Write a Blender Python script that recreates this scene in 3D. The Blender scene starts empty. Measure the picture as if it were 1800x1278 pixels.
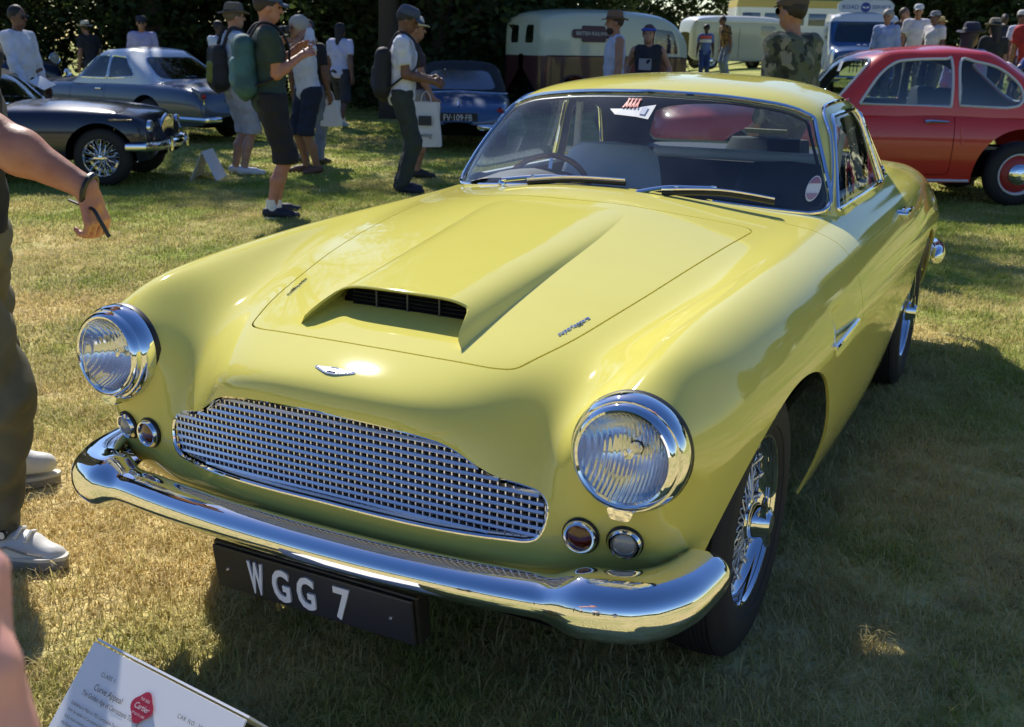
import bpy, bmesh, math, random
import numpy as np
from mathutils import Vector, Matrix, Quaternion
from mathutils.bvhtree import BVHTree
S = bpy.context.scene
COL = S.collection
random.seed(7); rng = np.random.default_rng(11)
PI = math.pi
# ------------------------------------------------------------------ camera
cam_d = bpy.data.cameras.new('camera'); cam = bpy.data.objects.new('camera', cam_d); COL.objects.link(cam)
CAM = np.array([1.27784, -2.34486, 1.41973])
_yaw, _pitch, _roll, _F = -0.469801, 0.292475, 0.0200158, 1849.7
_f = np.array([math.sin(_yaw)*math.cos(_pitch), math.cos(_yaw)*math.cos(_pitch), -math.sin(_pitch)])
_r = np.array([math.cos(_yaw), -math.sin(_yaw), 0.0]); _u = np.cross(_r, _f)
_r, _u = math.cos(_roll)*_r+math.sin(_roll)*_u, -math.sin(_roll)*_r+math.cos(_roll)*_u
cam.matrix_world = Matrix(((_r[0], _u[0], -_f[0], CAM[0]), (_r[1], _u[1], -_f[1], CAM[1]), (_r[2], _u[2], -_f[2], CAM[2]), (0, 0, 0, 1)))
cam_d.sensor_fit = 'HORIZONTAL'; cam_d.sensor_width = 36.0; cam_d.lens = _F/1800*36
cam_d.clip_start = 0.05; cam_d.clip_end = 2000
cam_d.dof.use_dof = True; cam_d.dof.focus_distance = 2.6; cam_d.dof.aperture_fstop = 9.0
S.camera = cam
# ------------------------------------------------------------------ light
SUN_AZ, SUN_EL = math.radians(-47), math.radians(43)      # azimuth from +y towards +x
sun_dir = Vector((math.sin(SUN_AZ)*math.cos(SUN_EL), math.cos(SUN_AZ)*math.cos(SUN_EL), math.sin(SUN_EL)))
sd = bpy.data.lights.new('sun', 'SUN'); sun = bpy.data.objects.new('sun', sd); COL.objects.link(sun)
sd.energy = 4.6; sd.angle = math.radians(0.53); sd.color = (1.0, 0.95, 0.86)
sun.rotation_euler = (-sun_dir).to_track_quat('-Z', 'Y').to_euler()
W = bpy.data.worlds.new('World'); S.world = W; W.use_nodes = True
nt = W.node_tree; bg = nt.nodes['Background']; sky = nt.nodes.new('ShaderNodeTexSky')
sky.sky_type = 'NISHITA'; sky.sun_disc = False; sky.sun_elevation = SUN_EL; sky.sun_rotation = SUN_AZ
sky.air_density = 1.0; sky.dust_density = 0.2; sky.ozone_density = 1.2
hs = nt.nodes.new('ShaderNodeHueSaturation'); hs.inputs['Saturation'].default_value = 1.28; hs.inputs['Hue'].default_value = .513
nt.links.new(sky.outputs[0], hs.inputs['Color']); nt.links.new(hs.outputs[0], bg.inputs[0]); bg.inputs[1].default_value = 0.102
vs = S.view_settings; S.display_settings.display_device = 'sRGB'
vs.view_transform = 'Standard'; vs.look = 'None'; vs.exposure = 0.34; vs.gamma = 1; vs.use_curve_mapping = False
S.cycles.use_denoising = True
try: S.cycles.denoiser = 'OPENIMAGEDENOISE'
except Exception: pass
S.cycles.max_bounces = 8; S.cycles.transparent_max_bounces = 24; S.cycles.caustics_reflective = False; S.cycles.caustics_refractive = False
S.cycles.sample_clamp_indirect = 8.0
# ------------------------------------------------------------------ materials
def mat(name, col=(.5, .5, .5), rough=.5, metal=0., coat=0., coat_rough=.03, spec=.5, emit=None, bump=None, var=None, sheen=0.):
    """principled material; bump=(scale,strength,dist); var=(scale, colour2, low, high) mixes a second colour through noise"""
    m = bpy.data.materials.new(name); m.use_nodes = True
    n = m.node_tree; b = n.nodes['Principled BSDF']; L = n.links
    b.inputs['Base Color'].default_value = (*col, 1); b.inputs['Roughness'].default_value = rough; b.inputs['Metallic'].default_value = metal
    b.inputs['Coat Weight'].default_value = coat; b.inputs['Coat Roughness'].default_value = coat_rough
    b.inputs['Specular IOR Level'].default_value = spec; b.inputs['Sheen Weight'].default_value = sheen
    if emit: b.inputs['Emission Color'].default_value = (*emit[0], 1); b.inputs['Emission Strength'].default_value = emit[1]
    if bump or var: tc = n.nodes.new('ShaderNodeTexCoord')
    if bump:
        t = n.nodes.new('ShaderNodeTexNoise'); t.inputs['Scale'].default_value = bump[0]; t.inputs['Detail'].default_value = 4
        k = n.nodes.new('ShaderNodeBump'); k.inputs['Strength'].default_value = bump[1]; k.inputs['Distance'].default_value = bump[2]
        L.new(tc.outputs['Object'], t.inputs['Vector']); L.new(t.outputs['Fac'], k.inputs['Height']); L.new(k.outputs[0], b.inputs['Normal'])
    if var:
        t = n.nodes.new('ShaderNodeTexNoise'); t.inputs['Scale'].default_value = var[0]; t.inputs['Detail'].default_value = 5
        r = n.nodes.new('ShaderNodeMapRange'); r.inputs[1].default_value = var[2]; r.inputs[2].default_value = var[3]
        x = n.nodes.new('ShaderNodeMix'); x.data_type = 'RGBA'; x.inputs[6].default_value = (*col, 1); x.inputs[7].default_value = (*var[1], 1)
        L.new(tc.outputs['Object'], t.inputs['Vector']); L.new(t.outputs['Fac'], r.inputs[0]); L.new(r.outputs[0], x.inputs[0]); L.new(x.outputs[2], b.inputs['Base Color'])
    return m
def glass_mat(name, tint=(.85, .92, .95), refl=1.0, rough=.01, base=.04):
    m = bpy.data.materials.new(name); m.use_nodes = True; n = m.node_tree; L = n.links
    n.nodes.remove(n.nodes['Principled BSDF']); out = n.nodes['Material Output']
    t = n.nodes.new('ShaderNodeBsdfTransparent'); t.inputs[0].default_value = (*tint, 1)
    g = n.nodes.new('ShaderNodeBsdfGlossy'); g.inputs['Roughness'].default_value = rough
    geo = n.nodes.new('ShaderNodeNewGeometry'); dt = n.nodes.new('ShaderNodeVectorMath'); dt.operation = 'DOT_PRODUCT'; L.new(geo.outputs['Incoming'], dt.inputs[0]); L.new(geo.outputs['Normal'], dt.inputs[1])
    def mth(op, a, b=None):       # Schlick's curve, the same from both faces of the thin pane
        q = n.nodes.new('ShaderNodeMath'); q.operation = op; q.use_clamp = True
        for k, v in enumerate((a, b)):
            if v is None: continue
            if isinstance(v, (int, float)): q.inputs[k].default_value = v
            else: L.new(v, q.inputs[k])
        return q
    fr = mth('POWER', mth('SUBTRACT', 1.0, mth('ABSOLUTE', dt.outputs['Value']).outputs[0]).outputs[0], 5.0)
    mu = n.nodes.new('ShaderNodeMath'); mu.operation = 'MULTIPLY_ADD'; mu.inputs[1].default_value = refl; mu.inputs[2].default_value = base+.05; mu.use_clamp = True
    x = n.nodes.new('ShaderNodeMixShader')
    L.new(fr.outputs[0], mu.inputs[0]); L.new(mu.outputs[0], x.inputs[0]); L.new(t.outputs[0], x.inputs[1]); L.new(g.outputs[0], x.inputs[2]); L.new(x.outputs[0], out.inputs[0])
    return m
M = {}
M['chrome'] = mat('chrome', (.88, .88, .89), .02, 1.0)
M['alu'] = mat('anodised_alu', (.86, .86, .92), .34, 1.0)
M['black'] = mat('black_trim', (.012, .012, .013), .45)
M['void'] = mat('black_void', (.004, .004, .004), .9, spec=.1)
M['rubber'] = mat('tyre_rubber', (.018, .018, .019), .75, bump=(60, .2, .004))
M['glass'] = glass_mat('clear_glass'); M['dark_glass'] = glass_mat('dark_glass', (.30, .36, .42), 1.2, .02, .08)
M['white'] = mat('white_paint', (.78, .78, .78), .35)
# ------------------------------------------------------------------ objects
def link(o, parent=None):
    COL.objects.link(o)
    if parent is not None: o.parent = parent
    return o
def tag(o, label=None, cat=None, group=None, kind=None):
    for k, v in (('label', label), ('category', cat), ('group', group), ('kind', kind)):
        if v: o[k] = v
    return o
def empty(name, loc=(0, 0, 0), rz=0., label=None, cat=None, group=None):
    o = bpy.data.objects.new(name, None); o.location = loc; o.rotation_euler = (0, 0, rz); o.empty_display_size = .2
    COL.objects.link(o); return tag(o, label, cat, group)
def mesh(name, V, Fc, m=None, parent=None, smooth=True, normals=None):
    me = bpy.data.meshes.new(name)
    me.from_pydata(V.tolist() if isinstance(V, np.ndarray) else [tuple(v) for v in V], [], Fc.tolist() if isinstance(Fc, np.ndarray) else Fc)
    for x in (m if isinstance(m, (list, tuple)) else [m]):
        if x is not None: me.materials.append(x)
    me.polygons.foreach_set('use_smooth', np.full(len(me.polygons), smooth))
    me.update()
    if normals is not None: me.normals_split_custom_set_from_vertices(np.asarray(normals).tolist())
    return link(bpy.data.objects.new(name, me), parent)
def copy_tree(o, parent=None):
    c = o.copy(); COL.objects.link(c)
    if parent is not None: c.parent = parent
    for ch in list(o.children): copy_tree(ch, c)
    return c
class MB:
    """collects primitive shapes into one mesh"""
    def __init__(s): s.V = []; s.F = []; s.MI = []
    def add(s, V, Fc, mi=0):
        o = len(s.V); s.V += [tuple(v) for v in V]; s.F += [tuple(i+o for i in f) for f in Fc]; s.MI += [mi]*len(Fc); return s
    def box(s, c, d, R=None, mi=0, bev=0.):
        x, y, z = d[0]/2, d[1]/2, d[2]/2
        if bev <= 0:
            V = [(a*x, b*y, e*z) for a in (-1, 1) for b in (-1, 1) for e in (-1, 1)]
            Fc = [(0, 1, 3, 2), (4, 6, 7, 5), (0, 4, 5, 1), (2, 3, 7, 6), (0, 2, 6, 4), (1, 5, 7, 3)]
        else:
            bm = bmesh.new(); bmesh.ops.create_cube(bm, size=1); bmesh.ops.scale(bm, vec=(d[0], d[1], d[2]), verts=bm.verts)
            bmesh.ops.bevel(bm, geom=bm.edges[:], offset=bev, segments=2, affect='EDGES', profile=.5)
            bm.verts.index_update(); V = [tuple(v.co) for v in bm.verts]; Fc = [tuple(v.index for v in f.verts) for f in bm.faces]; bm.free()
        if R is not None: V = [tuple(R @ Vector(v)) for v in V]
        return s.add([(v[0]+c[0], v[1]+c[1], v[2]+c[2]) for v in V], Fc, mi)
    def tube(s, P, r, n=8, closed=False, cap=True, mi=0, flat=1.0):
        P = [Vector(p) for p in P]; m = len(P); rs = r if isinstance(r, (list, tuple, np.ndarray)) else [r]*m
        T = []
        for i in range(m):
            a = P[(i-1) % m] if (closed or i > 0) else P[i]; b = P[(i+1) % m] if (closed or i < m-1) else P[i]
            T.append((b-a).normalized())
        up = Vector((0, 0, 1)) if abs(T[0].z) < .9 else Vector((1, 0, 0))
        N = (up - T[0]*up.dot(T[0])).normalized(); V = []
        for i in range(m):
            N = (N - T[i]*N.dot(T[i])).normalized(); B = T[i].cross(N)
            for k in range(n):
                a = 2*PI*k/n; V.append(P[i] + N*(math.cos(a)*rs[i]*flat) + B*(math.sin(a)*rs[i]))
        Fc = []
        for i in range(m if closed else m-1):
            j = (i+1) % m
            for k in range(n): Fc.append((i*n+k, i*n+(k+1) % n, j*n+(k+1) % n, j*n+k))
        if cap and not closed: Fc += [tuple(range(n))[::-1], tuple((m-1)*n+k for k in range(n))]
        return s.add(V, Fc, mi)
    def lathe(s, prof, c=(0, 0, 0), axis='z', n=32, mi=0, close=False, R=None, cap=False):
        """prof: (r, h) pairs, spun about the axis"""
        V = []; Fc = []; m = len(prof)
        for (r, h) in prof:
            for k in range(n):
                a = 2*PI*k/n; x, y = r*math.cos(a), r*math.sin(a)
                v = Vector({'z': (x, y, h), 'x': (h, x, y), 'y': (y, h, x)}[axis])
                if R is not None: v = R @ v
                V.append((v[0]+c[0], v[1]+c[1], v[2]+c[2]))
        for i in range(m if close else m-1):
            j = (i+1) % m
            for k in range(n): Fc.append((i*n+k, i*n+(k+1) % n, j*n+(k+1) % n, j*n+k))
        if cap:
            if prof[0][0] > 1e-6: Fc.append(tuple(range(n))[::-1])
            if prof[-1][0] > 1e-6: Fc.append(tuple((m-1)*n+k for k in range(n)))
        return s.add(V, Fc, mi)
    def grid(s, G, mi=0, closed_u=False):
        """G: 2d list of points"""
        a, b = len(G), len(G[0]); V = [p for r in G for p in r]; Fc = []
        for i in range(a if closed_u else a-1):
            for j in range(b-1): i2 = (i+1) % a; Fc.append((i*b+j, i*b+j+1, i2*b+j+1, i2*b+j))
        return s.add(V, Fc, mi)
    def prism(s, poly, h0, h1, fn, mi=0):
        """2d polygon extruded; fn(u, v, h) -> point"""
        n = len(poly); V = [fn(u, v, h0) for u, v in poly]+[fn(u, v, h1) for u, v in poly]
        Fc = [tuple(range(n))[::-1], tuple(range(n, 2*n))]+[(i, (i+1) % n, n+(i+1) % n, n+i) for i in range(n)]
        return s.add(V, Fc, mi)
    def build(s, name, m=None, parent=None, smooth=True, fix=True):
        o = mesh(name, s.V, s.F, m, parent, smooth)
        if any(s.MI): o.data.polygons.foreach_set('material_index', s.MI)
        if fix:
            bm = bmesh.new(); bm.from_mesh(o.data); bmesh.ops.recalc_face_normals(bm, faces=bm.faces); bm.to_mesh(o.data); bm.free()
        if smooth: 
            try: o.data.set_sharp_from_angle(angle=math.radians(40))
            except Exception: pass
        return o
def text_obj(name, body, size, m, parent=None, extrude=.0, loc=(0, 0, 0), rot=(0, 0, 0), align='CENTER', space=1.0, matrix=None, shear=0., xs=1.0, offset=0.):
    cu = bpy.data.curves.new(name, 'FONT'); cu.body = body; cu.size = size; cu.extrude = extrude; cu.align_x = align; cu.align_y = 'CENTER'
    cu.space_character = space; cu.shear = shear; cu.offset = offset; cu.resolution_u = 3
    t = bpy.data.objects.new(name, cu); COL.objects.link(t)
    dg = bpy.context.evaluated_depsgraph_get(); me = bpy.data.meshes.new_from_object(t.evaluated_get(dg))
    COL.objects.unlink(t); bpy.data.objects.remove(t)
    me.name = name; me.materials.clear(); me.materials.append(m)
    if xs != 1.0:
        for v in me.vertices: v.co.x *= xs
    o = bpy.data.objects.new(name, me); link(o, parent)
    if matrix is not None: o.matrix_local = matrix
    else: o.location = loc; o.rotation_euler = rot
    return o
# ------------------------------------------------------------------ smooth surfaces through given points
def mirror_cage(V, Q):
    V = np.array(V, float); n = len(V); idx = np.arange(n); W2 = [v for v in V]; mp = idx.copy()
    for i in range(n):
        if abs(V[i, 0]) > 1e-5: mp[i] = len(W2); W2.append(V[i]*[-1, 1, 1])
    Q2 = [tuple(q) for q in Q]+[tuple(int(mp[i]) for i in q[::-1]) for q in Q]
    return np.array(W2), Q2
def subsurf(V, Q, level, fit=6, damp=.9):
    """Catmull-Clark surface whose limit passes (nearly) through V; returns vertices, quads"""
    me = bpy.data.meshes.new('tmp'); me.from_pydata(V.tolist(), [], [list(q) for q in Q]); me.update()
    o = bpy.data.objects.new('tmp', me); COL.objects.link(o)
    md = o.modifiers.new('s', 'SUBSURF'); md.levels = 1; md.boundary_smooth = 'ALL'; md.quality = 4; md.use_limit_surface = True
    n = len(V); P = V.copy()
    def ev():
        dg = bpy.context.evaluated_depsgraph_get(); dg.update(); e = o.evaluated_get(dg); m2 = e.to_mesh()
        a = np.empty(len(m2.vertices)*3); m2.vertices.foreach_get('co', a); a = a.reshape(-1, 3)
        f = np.empty(len(m2.loops), int); m2.loops.foreach_get('vertex_index', f); e.to_mesh_clear(); return a, f.reshape(-1, 4)
    for _ in range(fit):
        a, f = ev(); P = P + damp*(V-a[:n]); me.vertices.foreach_set('co', P.ravel()); me.update()
    md.levels = level; a, f = ev()
    bpy.data.objects.remove(o); bpy.data.meshes.remove(me)
    return a, f
def vnormals(V, T):
    N = np.zeros_like(V)
    if T.shape[1] == 4: fn = np.cross(V[T[:, 2]]-V[T[:, 0]], V[T[:, 3]]-V[T[:, 1]])
    else: fn = np.cross(V[T[:, 1]]-V[T[:, 0]], V[T[:, 2]]-V[T[:, 0]])
    for k in range(T.shape[1]): np.add.at(N, T[:, k], fn)
    return N/np.maximum(np.linalg.norm(N, axis=1, keepdims=True), 1e-12)
def tris(Q): return np.concatenate([Q[:, [0, 1, 2]], Q[:, [0, 2, 3]]])
def clip(V, N, T, f, keep_neg=True):
    """keep the part of the triangle mesh where f(V) < 0, cut exactly along f = 0"""
    d = f(V); d = d if keep_neg else -d
    d = np.where(np.abs(d) < 1e-9, 1e-9, d)
    s = d[T] < 0; c = s.sum(1); keep = [T[c == 3]]; V2 = [V]; N2 = [N]; cache = {}; nv = len(V); newV = []; newN = []; nt_ = []
    def cut(a, b):
        k = (a, b) if a < b else (b, a)
        if k not in cache:
            t = d[a]/(d[a]-d[b]); cache[k] = nv+len(newV); newV.append(V[a]+(V[b]-V[a])*t); q = N[a]+(N[b]-N[a])*t; newN.append(q/max(np.linalg.norm(q), 1e-9))
        return cache[k]
    for t, q in zip(T[(c == 1) | (c == 2)], s[(c == 1) | (c == 2)]):
        if q.sum() == 1:
            k = int(np.argmax(q)); a, b, e = int(t[k]), int(t[(k+1) % 3]), int(t[(k+2) % 3]); nt_.append((a, cut(a, b), cut(a, e)))
        else:
            k = int(np.argmin(q)); a, b, e = int(t[k]), int(t[(k+1) % 3]), int(t[(k+2) % 3]); p, r = cut(a, b), cut(a, e); nt_ += [(p, b, e), (p, e, r)]
    if newV: V2.append(np.array(newV)); N2.append(np.array(newN)); keep.append(np.array(nt_))
    V2 = np.concatenate(V2); N2 = np.concatenate(N2); T2 = np.concatenate(keep)
    u, inv = np.unique(T2, return_inverse=True)
    return V2[u], N2[u], inv.reshape(-1, 3)
def flange(V, N, T, depth, sel=None):
    """folds the open edges of a panel inwards"""
    E = np.concatenate([T[:, [0, 1]], T[:, [1, 2]], T[:, [2, 0]]]); key = np.sort(E, 1); _, ix, ct = np.unique(key, axis=0, return_index=True, return_counts=True)
    B = E[ix[ct == 1]]
    if sel is not None: B = B[sel((V[B[:, 0]]+V[B[:, 1]])/2)]
    if not len(B): return V, N, T
    a, b = B[:, 0], B[:, 1]; e = V[b]-V[a]; nn = N[a]+N[b]; w = np.cross(e, nn); w /= np.maximum(np.linalg.norm(w, axis=1, keepdims=True), 1e-9)
    n = len(V); m = len(B); A1, B1, A2, B2 = V[a], V[b], V[a]-N[a]*depth, V[b]-N[b]*depth
    V2 = np.concatenate([V, A1, B1, A2, B2]); N2 = np.concatenate([N, w, w, w, w]); i = np.arange(m)
    T2 = np.concatenate([T, np.stack([n+m+i, n+i, n+2*m+i], 1), np.stack([n+m+i, n+2*m+i, n+3*m+i], 1)])
    return V2, N2, T2
def seg_sd(P, poly):
    """signed distance of 2d points to a closed polygon, negative inside"""
    P = np.asarray(P, float); poly = np.asarray(poly, float); d = np.full(len(P), 1e9); ins = np.zeros(len(P), bool)
    for i in range(len(poly)):
        a, b = poly[i-1], poly[i]; e = b-a; w = P-a
        t = np.clip((w@e)/max(e@e, 1e-12), 0, 1); d = np.minimum(d, ((w-t[:, None]*e)**2).sum(1))
        c = (a[1] > P[:, 1]) != (b[1] > P[:, 1])
        with np.errstate(divide='ignore', invalid='ignore'): ins ^= c & (P[:, 0] < (b[0]-a[0])*(P[:, 1]-a[1])/(b[1]-a[1])+a[0])
    d = np.sqrt(d); return np.where(ins, -d, d)
def spline(P, n, closed=False):
    """Catmull-Rom through the points, n steps per span"""
    P = np.array(P, float); m = len(P); out = []
    for i in range(m if closed else m-1):
        p = [P[(i+k) % m] if closed else P[min(max(i+k, 0), m-1)] for k in (-1, 0, 1, 2)]
        for t in np.arange(n)/n: out.append(.5*((2*p[1])+(-p[0]+p[2])*t+(2*p[0]-5*p[1]+4*p[2]-p[3])*t*t+(-p[0]+3*p[1]-3*p[2]+p[3])*t**3))
    if not closed: out.append(P[-1])
    return np.array(out)
def rounded(poly, r, n=6):
    """polygon with rounded corners; r one radius or one per corner"""
    P = np.array(poly, float); m = len(P); out = []; r = r if isinstance(r, (list, tuple)) else [r]*m
    for i in range(m):
        a, b, c = P[i-1], P[i], P[(i+1) % m]; u = (a-b)/np.linalg.norm(a-b); v = (c-b)/np.linalg.norm(c-b)
        k = min(r[i], np.linalg.norm(a-b)*.49, np.linalg.norm(c-b)*.49)
        for t in np.linspace(0, 1, n+1): out.append((1-t)**2*(b+u*k)+2*t*(1-t)*b+t*t*(b+v*k))
    return np.array(out)
def smooth01(a, b, x): t = np.clip((x-a)/(b-a), 0, 1); return t*t*(3-2*t)
# ------------------------------------------------------------------ bodies grown from blended rounded limbs
def field(prims, lo, hi, h, k):
    n = np.maximum(np.ceil((hi-lo)/h).astype(int)+1, 4); D = np.full(n, .5, np.float32)
    ax = [lo[i]+h*np.arange(n[i]) for i in range(3)]
    for p in prims:
        kk = p.get('k', k)
        if p['t'] == 'cap':
            a, b, ra, rb = np.array(p['a'], float), np.array(p['b'], float), p['ra'], p['rb']; m = max(ra, rb)+kk+3*h; L, H_ = np.minimum(a, b)-m, np.maximum(a, b)+m
        else:
            c, r = np.array(p['c'], float), np.array(p['r'], float); m = r.max()+kk+3*h; L, H_ = c-m, c+m
        i0 = np.clip(np.floor((L-lo)/h).astype(int), 0, n); i1 = np.clip(np.ceil((H_-lo)/h).astype(int)+1, 0, n)
        if np.any(i1 <= i0): continue
        X, Y, Z = np.meshgrid(*[ax[i][i0[i]:i1[i]] for i in range(3)], indexing='ij')
        if p['t'] == 'cap':
            e = b-a; l2 = max(e@e, 1e-9); t = np.clip(((X-a[0])*e[0]+(Y-a[1])*e[1]+(Z-a[2])*e[2])/l2, 0, 1)
            fx = p.get('sx', 1.0); fy = p.get('sy', 1.0)
            d = np.sqrt(((X-a[0]-t*e[0])/fx)**2+((Y-a[1]-t*e[1])/fy)**2+(Z-a[2]-t*e[2])**2)-(ra+(rb-ra)*t)
        else:
            P_ = np.stack([X-c[0], Y-c[1], Z-c[2]], -1)
            if p.get('R') is not None: P_ = P_ @ np.array(p['R'])
            q = P_/r; k0 = np.sqrt((q*q).sum(-1)); k1 = np.sqrt(((q/r)**2).sum(-1)); d = np.where(k1 > 1e-6, k0*(k0-1)/np.maximum(k1, 1e-6), -r.min())
        s = (slice(i0[0], i1[0]), slice(i0[1], i1[1]), slice(i0[2], i1[2])); A = D[s]; hh = np.clip(.5+.5*(A-d)/max(kk, 1e-6), 0, 1)
        D[s] = A*(1-hh)+d*hh-kk*hh*(1-hh) if not p.get('cut') else np.maximum(A, -d)
    return D, ax
def nets(D, lo, h):
    S_ = D < 0; n = np.array(D.shape); acc = np.zeros((*(n-1), 3)); cnt = np.zeros(n-1)
    C8 = [(i, j, k) for i in (0, 1) for j in (0, 1) for k in (0, 1)]; sl = lambda o: tuple(slice(o[i], o[i]+n[i]-1) for i in range(3))
    for a in C8:
        for ax in range(3):
            if a[ax]: continue
            b = list(a); b[ax] = 1; Da, Db = D[sl(a)], D[sl(b)]; m = (Da < 0) != (Db < 0)
            if not m.any(): continue
            t = np.where(m, Da/np.where(m, Da-Db, 1), 0); p = np.array(a, float)
            for c in range(3): acc[..., c] += np.where(m, p[c]+(t if c == ax else 0), 0)
            cnt += m
    act = cnt > 0; idx = -np.ones(n-1, int); idx[act] = np.arange(act.sum()); ii = np.argwhere(act)
    V = lo+h*(ii+acc[act]/cnt[act][:, None]); Q = []
    for ax in range(3):
        o = [0, 0, 0]; o[ax] = 1; u, v = (ax+1) % 3, (ax+2) % 3
        A = S_[tuple(slice(0, n[i]-1) if i == ax else slice(1, n[i]-1) for i in range(3))]; B = S_[tuple(slice(1, n[i]) if i == ax else slice(1, n[i]-1) for i in range(3))]
        for flip, m in ((False, A & ~B), (True, ~A & B)):
            e = np.argwhere(m)
            if not len(e): continue
            e = e.copy(); e[:, u] += 1; e[:, v] += 1
            du = np.zeros(3, int); dv = np.zeros(3, int); du[u] = 1; dv[v] = 1
            q = [idx[tuple((e-x).T)] for x in (du*0, du, du+dv, dv)]; q = np.stack(q, 1); Q.append(q[:, ::-1] if flip else q)
    return V, np.concatenate(Q) if Q else np.zeros((0, 4), int)
def cap_(a, b, ra, rb=None, **k): return dict(t='cap', a=tuple(a), b=tuple(b), ra=ra, rb=ra if rb is None else rb, **k)
def ell_(c, r, **k): return dict(t='ell', c=tuple(c), r=tuple(r), **k)
def grow(name, prims, m, parent, h=.016, k=.03, cutfn=None, fold=0., seed=0):
    lo = np.full(3, 1e9); hi = -lo
    for p in prims:
        if p.get('cut'): continue
        if p['t'] == 'cap':
            r = max(p['ra'], p['rb']); lo = np.minimum(lo, np.minimum(p['a'], p['b'])-np.array(r)); hi = np.maximum(hi, np.maximum(p['a'], p['b'])+np.array(r))
        else: r = max(p['r']); lo = np.minimum(lo, np.array(p['c'])-r); hi = np.maximum(hi, np.array(p['c'])+r)
    lo -= .06; hi += .06; D, ax = field(prims, lo, hi, h, k)
    if fold or cutfn:
        X, Y, Z = np.meshgrid(*ax, indexing='ij')
        if fold:
            s = seed*1.7
            D = D + fold*(np.sin(X*31+Z*17+s)*np.sin(Z*23-Y*19+s*2)+.6*np.sin(Z*61+X*37+Y*29+s)*np.sin(Y*47-X*21+s)).astype(np.float32)
        if cutfn: D = np.maximum(D, cutfn(X, Y, Z))
    V, Q = nets(D, lo, h)
    if not len(V): return None
    return mesh(name, V, Q, m, parent, True)
CLOTH = {}
def cloth(name, c, rough=.85, **k):
    if name not in CLOTH: CLOTH[name] = mat(name, c, rough, sheen=.0, **k)
    return CLOTH[name]
def skin(name='skin_fair', c=(.46, .26, .18)):
    if name not in CLOTH:
        CLOTH[name] = mat(name, c, .5, bump=(70, .25, .004), var=(14, (c[0]*.82, c[1]*.68, c[2]*.62), .4, .75)); b = CLOTH[name].node_tree.nodes['Principled BSDF']
        b.inputs['Subsurface Weight'].default_value = .08; b.inputs['Subsurface Radius'].default_value = (.02, .008, .004)
    return CLOTH[name]
def ik(a, b, l1, l2, bend):
    a, b, bend = np.array(a, float), np.array(b, float), np.array(bend, float); d = b-a; L = np.linalg.norm(d)
    if L > (l1+l2)*.995: b = a+d/L*(l1+l2)*.995; d = b-a; L = np.linalg.norm(d)
    u = d/L; x = (l1*l1-l2*l2+L*L)/(2*L); y = math.sqrt(max(0, l1*l1-x*x)); w = bend-u*(bend@u); w /= max(np.linalg.norm(w), 1e-6)
    return a+u*x+w*y, b
def hand_prims(w, d, pn, s=1., curl=.5, side=1, r0=.0):
    """palm, four bent fingers and a thumb; w wrist, d finger direction, pn palm normal"""
    w, d, pn = (np.array(x, float) for x in (w, d, pn)); d /= np.linalg.norm(d); pn = pn-d*(pn@d); pn /= np.linalg.norm(pn); x = np.cross(d, pn)*side; P = []
    pr = dict(k=.008)
    P.append(cap_(w, w+d*.045*s, .024*s, .026*s, k=.02)); c = w+d*.055*s
    for i, o in enumerate((-.030, -.010, .010, .030)): P.append(cap_(w+d*.02*s+x*o*.55*s, w+d*.090*s+x*o*1.1*s-pn*(.002-abs(o)*.1)*s, .014*s, .0118*s, k=.010))
    for i, (o, L) in enumerate(((-.034, .076), (-.0115, .086), (.0115, .082), (.034, .064))):
        a = w+d*.092*s+x*o*s; ang = 0.; p = a
        for j, f in enumerate((.44, .32, .24)):
            ang += curl*(.6, .9, .7)[j]+.10*i*curl*.5; q = p+(d*math.cos(ang)+pn*math.sin(ang))*L*f*s; P.append(cap_(p, q, (.0094-.0008*j)*s, (.0089-.0010*j)*s, k=.002)); p = q
    t0 = w+d*.028*s-x*.022*s; t1 = t0+(d*.55-x*.62+pn*.45)*.042*s; t2 = t1+(d*.82-x*.25+pn*.45*(1+curl*.4))*.034*s; t3 = t2+(d*.85+pn*(.3+.5*curl)-x*.02)*.026*s
    P += [cap_(t0, t1, .0165*s, .013*s, k=.010), cap_(t1, t2, .0122*s, .0108*s, k=.005), cap_(t2, t3, .0108*s, .009*s, k=.004)]
    return P
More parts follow.
